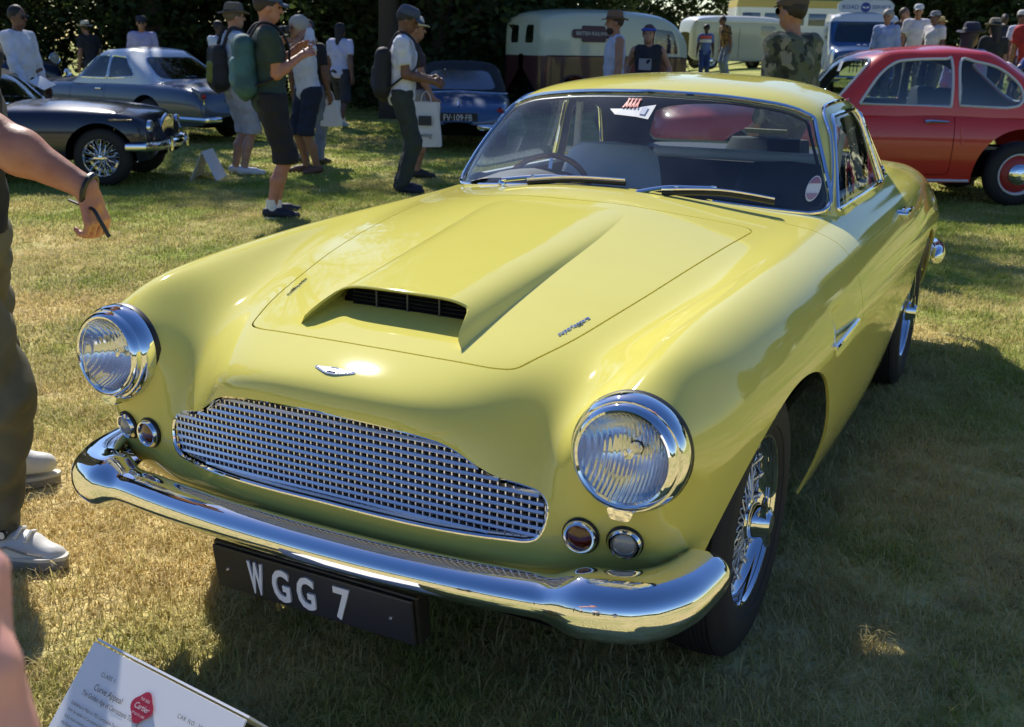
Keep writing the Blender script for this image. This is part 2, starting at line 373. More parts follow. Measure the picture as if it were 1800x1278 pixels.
def person(label, loc, face, H=1.75, top=((.7, .7, .7), 'short'), legs=((.03, .03, .04), 'long'), sk='fair', hair=(.03, .02, .015), hairstyle='short', hat=None, hands=None, feet=None, lean=0., head=(0., 0.), shoe=(.02, .02, .022), sock=None, h=.018, group=None, seed=0, build=1.0, glasses=False, beard=None, extra=None, untuck=True, topmat=None, belt=False, hbody=None, hdir=None, hem=.84, arm=1.0, sleeve=.70, fold=.007, shoek=1.0):
    """face: heading in radians, 0 = +y, positive anticlockwise"""
    root = empty('person', loc, face, label, 'person', group); s = H/1.75; rs = np.random.default_rng(seed+5)
    SK = {'fair': skin(), 'tan': skin('skin_tan', (.36, .19, .12)), 'brown': skin('skin_brown', (.17, .085, .055)), 'dark': skin('skin_dark', (.06, .032, .024)), 'red': skin('skin_ruddy', (.45, .21, .14))}[sk]
    hip = np.array([0, 0, .93*s]); up = np.array([0, math.sin(lean), math.cos(lean)]); fw = np.array([0, math.cos(lean), -math.sin(lean)]); X1 = np.array([1., 0, 0])
    T = lambda x, y, z: hip+X1*x*s+fw*y*s+up*(z*s-.93*s)
    feet = feet or [(-.10, 0., 0.), (.10, .03, 0.)]; hands = hands or [(-.27, .05, .80), (.27, .05, .80)]
    sh = [T(-.185*build, -.01, 1.425), T(.185*build, -.01, 1.425)]; sh_ = dict(k=.02)
    el, wr = [], []
    for i in (0, 1):
        e, w = ik(sh[i], np.array(hands[i])*s, .29*s, .265*s, np.array([(-.35, .35)[i], -1, -.4])); el.append(e); wr.append(w)
    kn, an = [], []
    for i in (0, 1):
        f = np.array(feet[i], float)*s; k_, a_ = ik(hip+X1*(-.09, .09)[i]*s-np.array([0, 0, .03*s]), f+np.array([0, -.02*s, .085*s]), .43*s, .42*s, np.array([0, 1, 0.])); kn.append(k_); an.append(a_)
    hc = T(0, .025, 1.635); yaw, pit = head; b = build
    Rh = np.array(Matrix.Rotation(yaw, 3, 'Z') @ Matrix.Rotation(-pit-lean*.3, 3, 'X')); HP = lambda x, y, z: hc+Rh @ (np.array([x, y, z])*s)
    tors = [ell_(T(0, 0, .96), (.165*b*s, .118*b*s, .13*s)), ell_(T(0, .01, 1.12), (.150*b*s, .110*b*s, .16*s)), ell_(T(0, .005, 1.28), (.172*b*s, .115*b*s, .18*s)), cap_(sh[0]*.82+sh[1]*.18, sh[1]*.82+sh[0]*.18, .066*s)]
    limb = []
    for i in (0, 1):
        md = el[i]*.68+wr[i]*.32; limb += [cap_(sh[i], el[i], .056*s*b, .043*s*arm), cap_(el[i], md, .043*s*arm, .044*s*arm), cap_(md, wr[i], .044*s*arm, .027*s*(1+(arm-1)*.4))]
    legp = []
    for i in (0, 1):
        hp = hip+X1*(-.088, .088)[i]*s; lk = .74 if legs[1] == 'long' else 1.; legp += [cap_(hp, kn[i], .088*s*b*(lk if lk < 1 else .92), .057*s*lk), cap_(kn[i], kn[i]*.55+an[i]*.45+np.array([0, -.018*s, 0]), .053*s*lk, .056*s*lk), cap_(kn[i]*.55+an[i]*.45+np.array([0, -.018*s, 0]), an[i], .056*s*lk, .036*s)]
    hd = [cap_(T(0, -.01, 1.45), HP(0, -.01, -.06), .055*s, .052*s), ell_(HP(0, -.005, .02), (.077*s, .096*s, .105*s), R=Rh), ell_(HP(0, .030, -.055), (.056*s, .062*s, .065*s), R=Rh, k=.02),
          cap_(HP(0, .092, .015), HP(0, .112, -.022), .010*s, .015*s, k=.010), ell_(HP(0, .082, -.065), (.026*s, .016*s, .009*s), R=Rh, k=.006), ell_(HP(-.078, -.005, -.01), (.010*s, .022*s, .032*s), R=Rh, k=.006), ell_(HP(.078, -.005, -.01), (.010*s, .022*s, .032*s), R=Rh, k=.006), ell_(HP(0, .085, .032), (.05*s, .014*s, .010*s), R=Rh, k=.012)]
    hp_ = []
    for i in (0, 1):
        d = wr[i]-el[i]; d = d/np.linalg.norm(d); hp_ += hand_prims(wr[i], hdir[i][0] if hdir else d+np.array([0, .1, -.15]), hdir[i][1] if hdir else np.array([(.9, -.9)[i], .5, -.3]), s, hdir[i][2] if hdir else .55, (1, -1)[i])
    ft = []
    for i in (0, 1):
        a = an[i]; fx = np.array([(-.06, .06)[i], .17, 0])*s; ft += [cap_(a, a+np.array([0, -.035*s, -.045*s]), .028*s, .026*s), cap_(a+np.array([0, -.02*s, -.045*s]), a+fx*.8+np.array([0, 0, -.058*s]), .026*s, .018*s)]
    grow('body', tors+limb+legp+hd+hp_+ft, SK, root, h=hbody or min(h, .014), k=.025)
    for x in (-.030, .030):
        MB().lathe([(.0001, .0125), (.006, .010), (.0105, .004), (.0105, -.004), (.0001, -.01)], n=10, axis='y').build('eye', cloth('eye_dark', (.015, .01, .008), .2), root).location = tuple(HP(x, .082, .012))
    tc, ts = top; sd_ = seed
    if ts != 'none':
        g = [dict(p) for p in tors]
        for p in g:
            if p['t'] == 'ell': p['r'] = tuple(np.array(p['r'])+.016*s)
            else: p['ra'] += .012; p['rb'] += .012
        if untuck: g.append(ell_(T(0, 0, .90), (.178*b*s, .128*b*s, .10*s)))
        for i in (0, 1):
            if ts == 'short': m_ = sh[i]*(1-sleeve)+el[i]*sleeve; g.append(cap_(sh[i], m_, .072*s*b, .068*s))
            elif ts == 'long': g += [cap_(sh[i], el[i], .070*s*b, .056*s), cap_(el[i], el[i]*.1+wr[i]*.9, .056*s, .043*s)]
            elif ts == 'vest': g.append(cap_(sh[i]*.9+sh[1-i]*.1, sh[i], .062*s, .05*s))
        zc = hem*s if untuck else .93*s
        ex = []
        for i in (0, 1):
            if ts == 'short': ex.append((el[i], sh[i], 1-sleeve))
        def cut(X, Y, Z):
            d = zc-Z
            for e, a, f in ex:
                v = a-e; L = np.linalg.norm(v); u = v/L; q = (X-e[0])*u[0]+(Y-e[1])*u[1]+(Z-e[2])*u[2]; rr = (X-e[0])**2+(Y-e[1])**2+(Z-e[2])**2
                d = np.maximum(d, np.where((rr < (L*.6)**2) & ((X/(.20*b*s))**2+((Y-(Z-hip[2])*math.tan(lean))/(.15*s))**2 > 1), L*f-q, -1))
            nk = T(0, -.01, 1.52); return np.maximum(d, .052*s-np.sqrt((X-nk[0])**2+(Y-nk[1])**2+((Z-nk[2])*.8)**2))
        grow('shirt', g, topmat or cloth('cloth_%02d' % (len(CLOTH)), tc, var=(9, tuple(c*.8 for c in tc), .45, .7)), root, h, .04, cut, fold, sd_)
    lc, ls = legs
    g = [ell_(hip+np.array([0, 0, .01]), (.178*b*s, .132*b*s, .14*s))]
    for i in (0, 1):
        hp = hip+X1*(-.092, .092)[i]*s
        if ls == 'long': g += [cap_(hp, kn[i], .106*s*b, .080*s), cap_(kn[i], an[i]+np.array([0, 0, -.01]), .080*s, .068*s)]
        else: e = kn[i]*.86+an[i]*.14; g += [cap_(hp, kn[i], .112*s*b, .094*s), cap_(kn[i], e, .094*s, .092*s)]
    zl = min(an[0][2], an[1][2])-.03*s if ls == 'long' else min(kn[0][2], kn[1][2])-.045*s
    grow('trousers' if ls == 'long' else 'shorts', g, cloth('cloth_%02d' % (len(CLOTH)), lc, var=(8, tuple(c*.7 for c in lc), .45, .7)), root, h, .035, lambda X, Y, Z: np.maximum(zl-Z, Z-(.975 if not untuck else 1.0)*s), fold, sd_+3)
    for i in (0, 1):
        a = an[i]; fx = np.array([(-.05, .05)[i], .19, 0])*s
        so = grow('shoe', [cap_(a+np.array([0, -.035*s, -.035*s]), a+fx*.55+np.array([0, 0, -.045*s]), .046*s*shoek, .042*s*shoek), cap_(a+fx*.5+np.array([0, 0, -.052*s]), a+fx+np.array([0, 0, -.060*s]), .043*s*shoek, .032*s*shoek)]+([cap_(a+np.array([0, -.03*s, .01]), a+np.array([0, -.025*s, .03]), .056*s, .054*s)] if shoek > 1 else []), cloth('shoe_%0.2f' % shoe[0], shoe, .6), root, min(h, .014), .02, lambda X, Y, Z: .004-Z+an[i][2]-.085*s)
        if sock: MB().lathe([(.048*s, -.03), (.044*s, .04), (.043*s, .075)], tuple(a), n=14).build('sock', cloth('sock', sock), root)
    hm = cloth('hair_%.2f_%.2f' % (hair[0], hair[2]), hair, .6, bump=(90, .6, .006))
    hprims = {'short': [ell_(HP(0, -.02, .035), (.086*s, .100*s, .103*s), R=Rh), ell_(HP(0, .09, -.06), (.075*s, .075*s, .10*s), R=Rh, cut=1), ell_(HP(0, .03, -.10), (.2*s, .11*s, .10*s), R=Rh, cut=1)],
              'long': [ell_(HP(0, -.02, .035), (.090*s, .106*s, .106*s), R=Rh), cap_(HP(0, -.06, .0), HP(0, -.085, -.22), .075*s, .06*s), ell_(HP(0, .10, -.05), (.062*s, .085*s, .10*s), R=Rh, cut=1)],
              'bushy': [ell_(HP(0, -.02, .045), (.105*s, .118*s, .112*s), R=Rh), ell_(HP(0, .10, -.05), (.068*s, .085*s, .10*s), R=Rh, cut=1)]}
    if hairstyle in hprims: grow('hair', hprims[hairstyle], hm, root, min(h, .014), .02, None, .003, sd_)
    if beard: grow('beard', [ell_(HP(0, .045, -.085), (.058*s, .055*s, .05*s), R=Rh), ell_(HP(0, .09, -.045), (.04*s, .03*s, .022*s), R=Rh, cut=1)], cloth('beard_%.2f' % beard[0], beard, .8), root, .012, .012, None, .002)
    if glasses:
        for x in (-.033, .033): MB().lathe([(.0001, .004), (.026, .0), (.026, -.004)], n=14, axis='y').build('sunglass_lens', cloth('dark_lens', (.008, .008, .01), .1), root).location = tuple(HP(x, .104, .010))
    if hat:
        kind, hcol = hat; hatm = cloth('hat_%.2f_%.2f_%.2f' % hcol, hcol, .85)
        R3 = Matrix([list(r) for r in Rh]); ho = empty('hat', tuple(HP(0, -.005, .055))); ho.parent = root; ho.rotation_euler = R3.to_euler()
        cr = [(math.cos(a), math.sin(a)) for a in np.linspace(0, 2*PI, 24, endpoint=False)]
        def ringz(z, rx, ry, yo=0.): return [(x*rx*s, y*ry*s+yo*s, z*s) for x, y in cr]+[(rx*s, yo*s, z*s)]
        if kind == 'cap':
            MB().grid([ringz(-.005, .090, .108), ringz(.03, .091, .108), ringz(.06, .082, .096), ringz(.08, .055, .065), ringz(.086, .001, .001)]).build('crown', hatm, ho)
            G = [[(u*.072*s*(1-.25*v*v), (.085+.085*v*math.sqrt(max(0, 1-.55*u*u)))*s, (.004-.018*v-.022*u*u)*s) for u in np.linspace(-1, 1, 11)] for v in (0, .35, .7, 1)]
            o = MB().grid(G).build('peak', hatm, ho); o.modifiers.new('t', 'SOLIDIFY').thickness = .006
        elif kind == 'flat':
            MB().grid([ringz(-.012, .091, .109), ringz(.012, .100, .124, .008), ringz(.040, .096, .118, .004), ringz(.066, .070, .085, -.006), ringz(.074, .001, .001, -.01)]).build('crown', hatm, ho)
            G = [[(u*.075*s*(1-.3*v*v), (.098+.05*v*math.sqrt(max(0, 1-.6*u*u)))*s, (.006-.014*v-.016*u*u)*s) for u in np.linspace(-1, 1, 11)] for v in (0, .5, 1)]
            o = MB().grid(G).build('peak', hatm, ho); o.modifiers.new('t', 'SOLIDIFY').thickness = .008
        else:
            bw = .06
            MB().grid([ringz(-.01, .092, .110), ringz(.05, .084, .100), ringz(.085, .074, .088), ringz(.10, .05, .06), ringz(.092, .001, .001)]).build('crown', hatm, ho)
            G = [[(math.cos(a)*(.09+bw*v)*s, math.sin(a)*(.108+bw*v)*s, (-.008+.022*v*v*abs(math.cos(a))-.012*v*abs(math.sin(a)))*s) for a in np.linspace(0, 2*PI, 29)] for v in (0, .5, 1)]
            o = MB().grid(G).build('brim', hatm, ho); o.modifiers.new('t', 'SOLIDIFY').thickness = .005
            MB().grid([ringz(-.006, .0935, .1115), ringz(.018, .0915, .109)]).build('hat_band', cloth('hat_band', (.03, .025, .02)), ho)
    root['_s'] = s
    return dict(root=root, T=T, sh=sh, el=el, wr=wr, HP=HP, s=s, kn=kn, an=an, hip=hip)
def backpack(p, c, c2, label_, group=None, w=.16, hh=.24, zc=1.20, strap=(.02, .02, .025), drop=0., y=-.185, mat_=None):
    """worn by a person, still a thing of its own"""
    T, s = p['T'], p['s']; rt = p['root']; b = empty('backpack', rt.location, rt.rotation_euler.z, label_, 'backpack', group)
    b.location = rt.location
    m1, m2 = mat_ or cloth('pack_%.2f_%.2f_%.2f' % c, c, .7), cloth('pack2_%.2f_%.2f_%.2f' % c2, c2, .7)
    grow('pack_body', [cap_(T(-w*.5, y, zc+hh*.55), T(w*.5, y, zc+hh*.55), .065*s), cap_(T(-w*.55, y, zc-hh*.7), T(w*.55, y, zc-hh*.7), .08*s), cap_(T(-w*.5, y, zc+hh*.55), T(-w*.55, y, zc-hh*.7), .065*s, .08*s), cap_(T(w*.5, y, zc+hh*.55), T(w*.55, y, zc-hh*.7), .065*s, .08*s), ell_(T(0, y, zc-.05), (w*s, .085*s, hh*s))], m1, b, .016, .05, None, .003)
    grow('front_pocket', [cap_(T(-w*.3, y-.06, zc-hh*.55), T(w*.3, y-.06, zc-hh*.55), .055*s), cap_(T(-w*.3, y-.055, zc+.0), T(w*.3, y-.055, zc+.0), .05*s), ell_(T(0, y-.058, zc-hh*.28), (w*.55*s, .055*s, hh*.4*s))], m2, b, .016, .04)
    for x in (-1, 1):
        pts = spline([T(x*.09, y+.04, zc+hh*.75), T(x*.105, -.06, 1.515), T(x*.115, .06, 1.49), T(x*.125, .145, 1.36), T(x*.145, .13, 1.20), T(x*.175, .0, 1.10), T(x*.14, y+.05, zc-hh*.7)], 6)
        MB().tube(pts, .020*s, 8, flat=.5).build('strap', cloth('strap_%.2f' % strap[0], strap, .8), b)
    return b
def carrier_bag(name, loc, rz, w, hh, m, label_, group=None, d=.07, prints=None):
    b = empty(name, loc, rz, label_, 'bag', group); G = []
    for v in np.linspace(0, 1, 9):
        k = .55+.45*math.sin(PI*min(1, v*1.0)*.5+.0) ; z = -hh+hh*v; ww = w*(1-.12*v)/2; dd = d*(1-.75*v**1.5)/2
        G.append([((ww*(1 if math.cos(a) > 0 else -1)*abs(math.cos(a))**.35)+.006*math.sin(7*v+3*a), dd*(1 if math.sin(a) > 0 else -1)*abs(math.sin(a))**.6+.008*math.sin(9*a+5*v), z+.006*math.sin(5*a)) for a in np.linspace(0, 2*PI, 33)])
    G = [[(p[0]*.6, p[1]*.2, p[2]-.004) for p in G[0]]]+G; o = MB().grid(G).build('bag_body', m, b)
    for s_ in (-1, 1): MB().tube(spline([(s_*-w*.18, s_*.006, -.01), (s_*-w*.12, s_*.006, .07), (0, 0, .11), (s_*w*.12, s_*.006, .07), (s_*w*.18, s_*.006, -.01)], 5), .006, 6, flat=.6).build('bag_handle', m, b)
    return b
# ------------------------------------------------------------------ ground
def gz(x, y):
    x, y = np.asarray(x, float), np.asarray(y, float); u = np.clip(y-11.2, 0, None)
    return smooth01(-10.5, -3, x+.22*u)*(.52*(1-np.exp(-(u/5.5)**2))+.012*np.clip(y-18, 0, 80))
xs = np.concatenate([np.linspace(-260, -42, 12), np.linspace(-40, 40, 81), np.linspace(42, 260, 12)]); ys = np.concatenate([np.linspace(-260, -12, 12), np.linspace(-10, 60, 71), np.linspace(64, 320, 14)])
GX, GY = np.meshgrid(xs, ys, indexing='ij'); V = np.stack([GX, GY, gz(GX, GY)], -1)
def lawn_colour(m, blade=False):
    """straw and green patches by place; blades add their own tint"""
    n = m.node_tree; L = n.links; b = n.nodes['Principled BSDF']; geo = n.nodes.new('ShaderNodeNewGeometry')
    def noise(sc, det=4): 
        t = n.nodes.new('ShaderNodeTexNoise'); t.inputs['Scale'].default_value = sc; t.inputs['Detail'].default_value = det; L.new(geo.outputs['Position'], t.inputs['Vector']); return t.outputs['Fac']
    def mix(f, a, c):
        x = n.nodes.new('ShaderNodeMix'); x.data_type = 'RGBA'
        for s, v in ((0, f), (6, a), (7, c)):
            if isinstance(v, tuple): x.inputs[s].default_value = (*v, 1)
            else: L.new(v, x.inputs[s])
        return x.outputs[2]
    def mr(f, a, c, lo=0., hi=1.):
        r = n.nodes.new('ShaderNodeMapRange'); r.inputs[1].default_value = a; r.inputs[2].default_value = c; r.inputs[3].default_value = lo; r.inputs[4].default_value = hi; L.new(f, r.inputs[0]); return r.outputs[0]
    straw, green, brown, lush = (.72, .58, .26), (.29, .36, .06), (.44, .32, .14), (.21, .29, .055)
    # nearer the show car the turf is drier, further off it is greener
    sep = n.nodes.new('ShaderNodeSeparateXYZ'); L.new(geo.outputs['Position'], sep.inputs[0]); far = mr(sep.outputs[1], -.5, 5.0, 0., .66)
    pn = n.nodes.new('ShaderNodeMath'); pn.operation = 'ADD'; L.new(mr(noise(1.1, 5), .40, .66, -.25, .55), pn.inputs[0]); L.new(far, pn.inputs[1])
    f = pn.outputs[0]
    if blade:
        at = n.nodes.new('ShaderNodeAttribute'); at.attribute_name = 'tint'; ad = n.nodes.new('ShaderNodeMath'); ad.operation = 'ADD'; L.new(f, ad.inputs[0]); L.new(mr(at.outputs['Fac'], 0, 1, -.38, .42), ad.inputs[1]); f = ad.outputs[0]
    fc = n.nodes.new('ShaderNodeMath'); fc.operation = 'MINIMUM'; fc.inputs[1].default_value = 1.; fc.use_clamp = True; L.new(f, fc.inputs[0])
    c = mix(fc.outputs[0], straw, green); c = mix(mr(noise(.35, 3), .55, .72, 0, .75), c, lush); c = mix(mr(noise(7, 3), .52, .75, 0, .6), c, brown)
    if not blade: c = mix(.35, c, (.05, .04, .02))if False else c
    L.new(c, b.inputs['Base Color']); b.inputs['Specular IOR Level'].default_value = .15 if not blade else .3
    return m
M['turf'] = lawn_colour(mat('turf', (.2, .18, .06), .95)); n_ = M['turf'].node_tree
_g = n_.nodes.new('ShaderNodeNewGeometry'); _t = n_.nodes.new('ShaderNodeTexNoise'); _t.inputs['Scale'].default_value = 24; _t.inputs['Detail'].default_value = 6; _b = n_.nodes.new('ShaderNodeBump'); _b.inputs['Strength'].default_value = 1; _b.inputs['Distance'].default_value = .05
n_.links.new(_g.outputs['Position'], _t.inputs['Vector']); n_.links.new(_t.outputs['Fac'], _b.inputs['Height']); n_.links.new(_b.outputs[0], n_.nodes['Principled BSDF'].inputs['Normal'])
a, b = GX.shape; idx = np.arange(a*b).reshape(a, b); Q = np.stack([idx[:-1, :-1], idx[1:, :-1], idx[1:, 1:], idx[:-1, 1:]], -1).reshape(-1, 4)
lawn = mesh('lawn', V.reshape(-1, 3), Q, M['turf']); lawn['kind'] = 'structure'
# ---- grass blades
M['blade'] = lawn_colour(mat('grass_blade', (.2, .2, .05), .6), True)
def translucent(m, f):
    n = m.node_tree; L = n.links; b = n.nodes['Principled BSDF']; t = n.nodes.new('ShaderNodeBsdfTranslucent'); L.new(b.inputs['Base Color'].links[0].from_socket, t.inputs[0]); x = n.nodes.new('ShaderNodeMixShader'); x.inputs[0].default_value = f
    L.new(b.outputs[0], x.inputs[1]); L.new(t.outputs[0], x.inputs[2]); L.new(x.outputs[0], n.nodes['Material Output'].inputs[0])
translucent(M['blade'], .42)
def tile(size, n, lmin, lmax, wid, seed, t0=0., t1=1., lean=68, l0=12):
    r = np.random.default_rng(seed); p = (r.random((n, 2))-.5)*size*1.25; az = r.random(n)*2*PI; le = lmin+(lmax-lmin)*r.random(n)**1.5; ln = np.radians(l0+lean*r.random(n)**.8); w = wid*(.6+.8*r.random(n))
    d = np.stack([np.cos(az), np.sin(az)], 1); q = np.stack([-d[:, 1], d[:, 0]], 1); V = np.zeros((n, 5, 3)); m1 = ln*.55
    h1 = np.cos(m1)*le*.55; o1 = np.sin(m1)*le*.55; h2 = h1+np.cos(ln*1.15)*le*.45; o2 = o1+np.sin(ln*1.15)*le*.45
    for k, (o, h, ww) in enumerate(((0, -.003, 1), (0, -.003, -1), (o1, h1, .8), (o1, h1, -.8), (o2, h2, 0))):
        V[:, k, :2] = p+d*np.reshape(o*np.ones(n), (-1, 1))+q*(w*ww*.5)[:, None]; V[:, k, 2] = h
    b_ = np.arange(n)[:, None]*5; F_ = np.concatenate([b_+np.array([[0, 1, 3]]), b_+np.array([[0, 3, 2]]), b_+np.array([[2, 3, 4]])])
    me = bpy.data.meshes.new('grass_tile'); me.vertices.add(5*n); me.vertices.foreach_set('co', V.ravel()); me.loops.add(9*n); me.loops.foreach_set('vertex_index', F_.ravel()); me.polygons.add(3*n)
    me.polygons.foreach_set('loop_start', np.arange(0, 9*n, 3)); me.update(); me.materials.append(M['blade'])
    at = me.attributes.new('tint', 'FLOAT', 'POINT'); at.data.foreach_set('value', np.repeat(t0+(t1-t0)*r.random(n), 5)); return bpy.data.objects.new('grass_tile', me)
def scatter(name, pts, tiles, seed, kind='stuff'):
    """grass tiles set on the given points, turned at random"""
    me = bpy.data.meshes.new(name); me.from_pydata(pts.tolist(), [], []); o = link(bpy.data.objects.new(name, me)); o['kind'] = kind
    ng = bpy.data.node_groups.new(name, 'GeometryNodeTree'); ng.interface.new_socket('Geometry', in_out='INPUT', socket_type='NodeSocketGeometry'); ng.interface.new_socket('Geometry', in_out='OUTPUT', socket_type='NodeSocketGeometry')
    N = ng.nodes; L = ng.links; gi = N.new('NodeGroupInput'); go = N.new('NodeGroupOutput'); j = N.new('GeometryNodeJoinGeometry'); ii = N.new('GeometryNodeInputIndex')
    for k, t in enumerate(tiles):
        oi = N.new('GeometryNodeObjectInfo'); oi.inputs['Object'].default_value = t; ip = N.new('GeometryNodeInstanceOnPoints'); rv = N.new('FunctionNodeRandomValue'); rv.data_type = 'FLOAT_VECTOR'; rv.inputs[0].default_value = (0, 0, 0); rv.inputs[1].default_value = (0, 0, 2*PI); rv.inputs['Seed'].default_value = seed
        sc = N.new('FunctionNodeRandomValue'); sc.data_type = 'FLOAT'; sc.inputs[2].default_value = .75; sc.inputs[3].default_value = 1.3; sc.inputs['Seed'].default_value = seed+1
        mo = N.new('ShaderNodeMath'); mo.operation = 'MODULO'; mo.inputs[1].default_value = len(tiles); cp = N.new('FunctionNodeCompare'); cp.data_type = 'FLOAT'; cp.operation = 'EQUAL'; cp.inputs['B'].default_value = k; cp.inputs['Epsilon'].default_value = .1
        L.new(ii.outputs[0], mo.inputs[0]); L.new(mo.outputs[0], cp.inputs['A']); L.new(cp.outputs[0], ip.inputs['Selection'])
        L.new(gi.outputs[0], ip.inputs['Points']); L.new(oi.outputs['Geometry'], ip.inputs['Instance']); L.new(rv.outputs[0], ip.inputs['Rotation']); L.new(sc.outputs[1], ip.inputs['Scale']); L.new(ip.outputs[0], j.inputs[0])
    L.new(j.outputs[0], go.inputs[0]); md = o.modifiers.new('scatter', 'NODES'); md.node_group = ng
    return o
def in_view(P, mx=80, my=200):
    d = np.asarray(P)-CAM; z = d@_f; x = 900+_F*(d@_r)/np.maximum(z, .01); y = 639.3-_F*(d@_u)/np.maximum(z, .01); return (z > .3) & (x > -mx) & (x < 1800+mx) & (y < 1278+my) & (y > -my)
def band(step, y0, y1, jitter, x0=-30, x1=12):
    X, Y = np.meshgrid(np.arange(x0, x1, step), np.arange(-3, 40, step), indexing='ij'); P = np.stack([X.ravel(), Y.ravel()], 1); P += (rng.random(P.shape)-.5)*step*jitter; P = np.column_stack([P, gz(P[:, 0], P[:, 1])])
    d = np.linalg.norm(P[:, :2]-CAM[:2], axis=1); P = P[(d >= y0) & (d < y1) & in_view(P)]
    und = (np.abs(P[:, 0]) < .5) & (P[:, 1] > .2) & (P[:, 1] < 3.2); shoe_ = (np.hypot(P[:, 0]+1.17, P[:, 1]+.60) < .15) | (np.hypot(P[:, 0]+1.50, P[:, 1]+.16) < .15); return P[~(und | shoe_)]
near_t = [tile(.22, 720, .010, .040, .0030, k, 0., 1., 62, 20) for k in range(4)]; mid_t = [tile(.45, 700, .014, .042, .0062, 10+k) for k in range(3)]; far_t = [tile(1.1, 1000, .014, .040, .015, 20+k) for k in range(3)]
tufts = [tile(.09, 40, .018, .052, .0034, 30+k, .75, 1.5, 50) for k in range(3)]; straws = [tile(.30, 60, .03, .085, .0026, 40+k, -.6, .15, 30, 62) for k in range(3)]
def sown(n, x0, x1, y0, y1, seed):
    r = np.random.default_rng(seed); P = np.column_stack([x0+(x1-x0)*r.random(n), y0+(y1-y0)*r.random(n), np.zeros(n)]); return P[in_view(P)]
for nm, pts, tl in (('grass_tuft', sown(1500, -5, 3.5, -1.6, 5.5, 5), tufts), ('dry_straw', sown(2600, -5, 3.5, -1.6, 5.0, 6), straws), ('grass', band(.20, 0, 5.2, .7), near_t), ('grass', band(.40, 5.2, 11.5, .7), mid_t), ('grass', band(1.0, 11.5, 34, .7), far_t)): scatter(nm, pts, tl, 3)
# ------------------------------------------------------------------ trees
def leaf_mat(name, c1, c2):
    m = mat(name, c1, .55, spec=.3); n = m.node_tree; L = n.links; b = n.nodes['Principled BSDF']; at = n.nodes.new('ShaderNodeAttribute'); at.attribute_name = 'tint'
    x = n.nodes.new('ShaderNodeMix'); x.data_type = 'RGBA'; x.inputs[6].default_value = (*c1, 1); x.inputs[7].default_value = (*c2, 1); L.new(at.outputs['Fac'], x.inputs[0]); L.new(x.outputs[2], b.inputs['Base Color'])
    t = n.nodes.new('ShaderNodeBsdfTranslucent'); L.new(x.outputs[2], t.inputs[0]); a = n.nodes.new('ShaderNodeMixShader'); a.inputs[0].default_value = .45; out = n.nodes['Material Output']
    L.new(b.outputs[0], a.inputs[1]); L.new(t.outputs[0], a.inputs[2]); L.new(a.outputs[0], out.inputs[0]); return m
M['leaf'] = leaf_mat('leaf_dark', (.030, .052, .016), (.075, .105, .028)); M['leaf2'] = leaf_mat('leaf_mid', (.045, .070, .018), (.11, .14, .035))
M['bark'] = mat('bark', (.06, .045, .03), .9, bump=(20, .8, .03))
def leaves(name, centres, radii, n, size, m, seed):
    r = np.random.default_rng(seed); k = r.integers(0, len(centres), n); c = np.array(centres)[k]; R = np.array(radii)[k]
    d = r.normal(size=(n, 3)); d /= np.linalg.norm(d, axis=1, keepdims=True); P = c+d*R*(.35+.65*r.random((n, 1))**.5)
    a = r.normal(size=(n, 3)); a[:, 2] *= .6; a /= np.linalg.norm(a, axis=1, keepdims=True); b = np.cross(a, r.normal(size=(n, 3))); b /= np.linalg.norm(b, axis=1, keepdims=True); s = (size*(.6+.8*r.random((n, 1))))
    V = np.stack([P-a*s*.6, P+b*s*.28, P+a*s*.6, P-b*s*.28], 1).reshape(-1, 3); V[:, 2] = np.maximum(V[:, 2], .04)
    me = bpy.data.meshes.new(name); me.vertices.add(4*n); me.vertices.foreach_set('co', V.ravel()); me.loops.add(4*n); me.loops.foreach_set('vertex_index', np.arange(4*n)); me.polygons.add(n); me.polygons.foreach_set('loop_start', np.arange(0, 4*n, 4)); me.update(); me.materials.append(m)
    cl = r.random(len(centres))[k]; at = me.attributes.new('tint', 'FLOAT', 'POINT'); at.data.foreach_set('value', np.repeat(np.clip(.6*cl+.4*r.random(n), 0, 1), 4)); return bpy.data.objects.new(name, me)
def make_tree(name, H, rx, zlow, nclump, nleaf, size, m, seed, label, group, gap=0.):
    r = np.random.default_rng(seed); t = empty(name, (0, 0, 0), 0, label, 'tree', group); tr = MB()
    tr.tube([(0, 0, -.2), (.05, .02, H*.15), (-.03, .05, H*.4), (.02, 0, H*.75)], [H*.019, H*.015, H*.011, H*.005], 10)
    cs, rs = [], []
    for i in range(nclump):
        z = zlow+(H-zlow)*r.random()**.9; u = (z-zlow)/(H-zlow); w = rx*(.55+.9*u*(1-u)*1.6)*(1 if u < .75 else (1-u)*4*.9+.1); a = r.random()*2*PI; q = w*math.sqrt(r.random())
        c = (math.cos(a)*q, math.sin(a)*q, z); cs.append(c); rs.append(np.array([1, 1, .7])*(rx*.20+rx*.16*r.random())*(1-gap*.4))
        if i % 4 == 0: tr.tube([(0, 0, max(.3, z*.6)), (c[0]*.5, c[1]*.5, z*.85), c], [H*.008, H*.005, H*.002], 5)
    tr.build('trunk', M['bark'], t); o = leaves('crown', cs, rs, nleaf, size, m, seed); link(o, t); return t
hedge = [make_tree('hedge_tree', 6.2, 2.9, .35, 150, 26000, .16, M['leaf'], 1, 'dark leafy tree with branches down to the grass behind the silver roofed coupe', 'trees along the shady left edge of the field'),
         make_tree('hedge_tree', 5.6, 3.1, .25, 160, 26000, .16, M['leaf'], 2, 'low bushy dark tree behind the man in a white open shirt', 'trees along the shady left edge of the field')]
tall = make_tree('tall_tree', 13.0, 3.6, .5, 240, 44000, .17, M['leaf'], 3, 'tall broad dark tree reaching out of the picture behind the walking woman in shorts', 'trees along the shady left edge of the field')
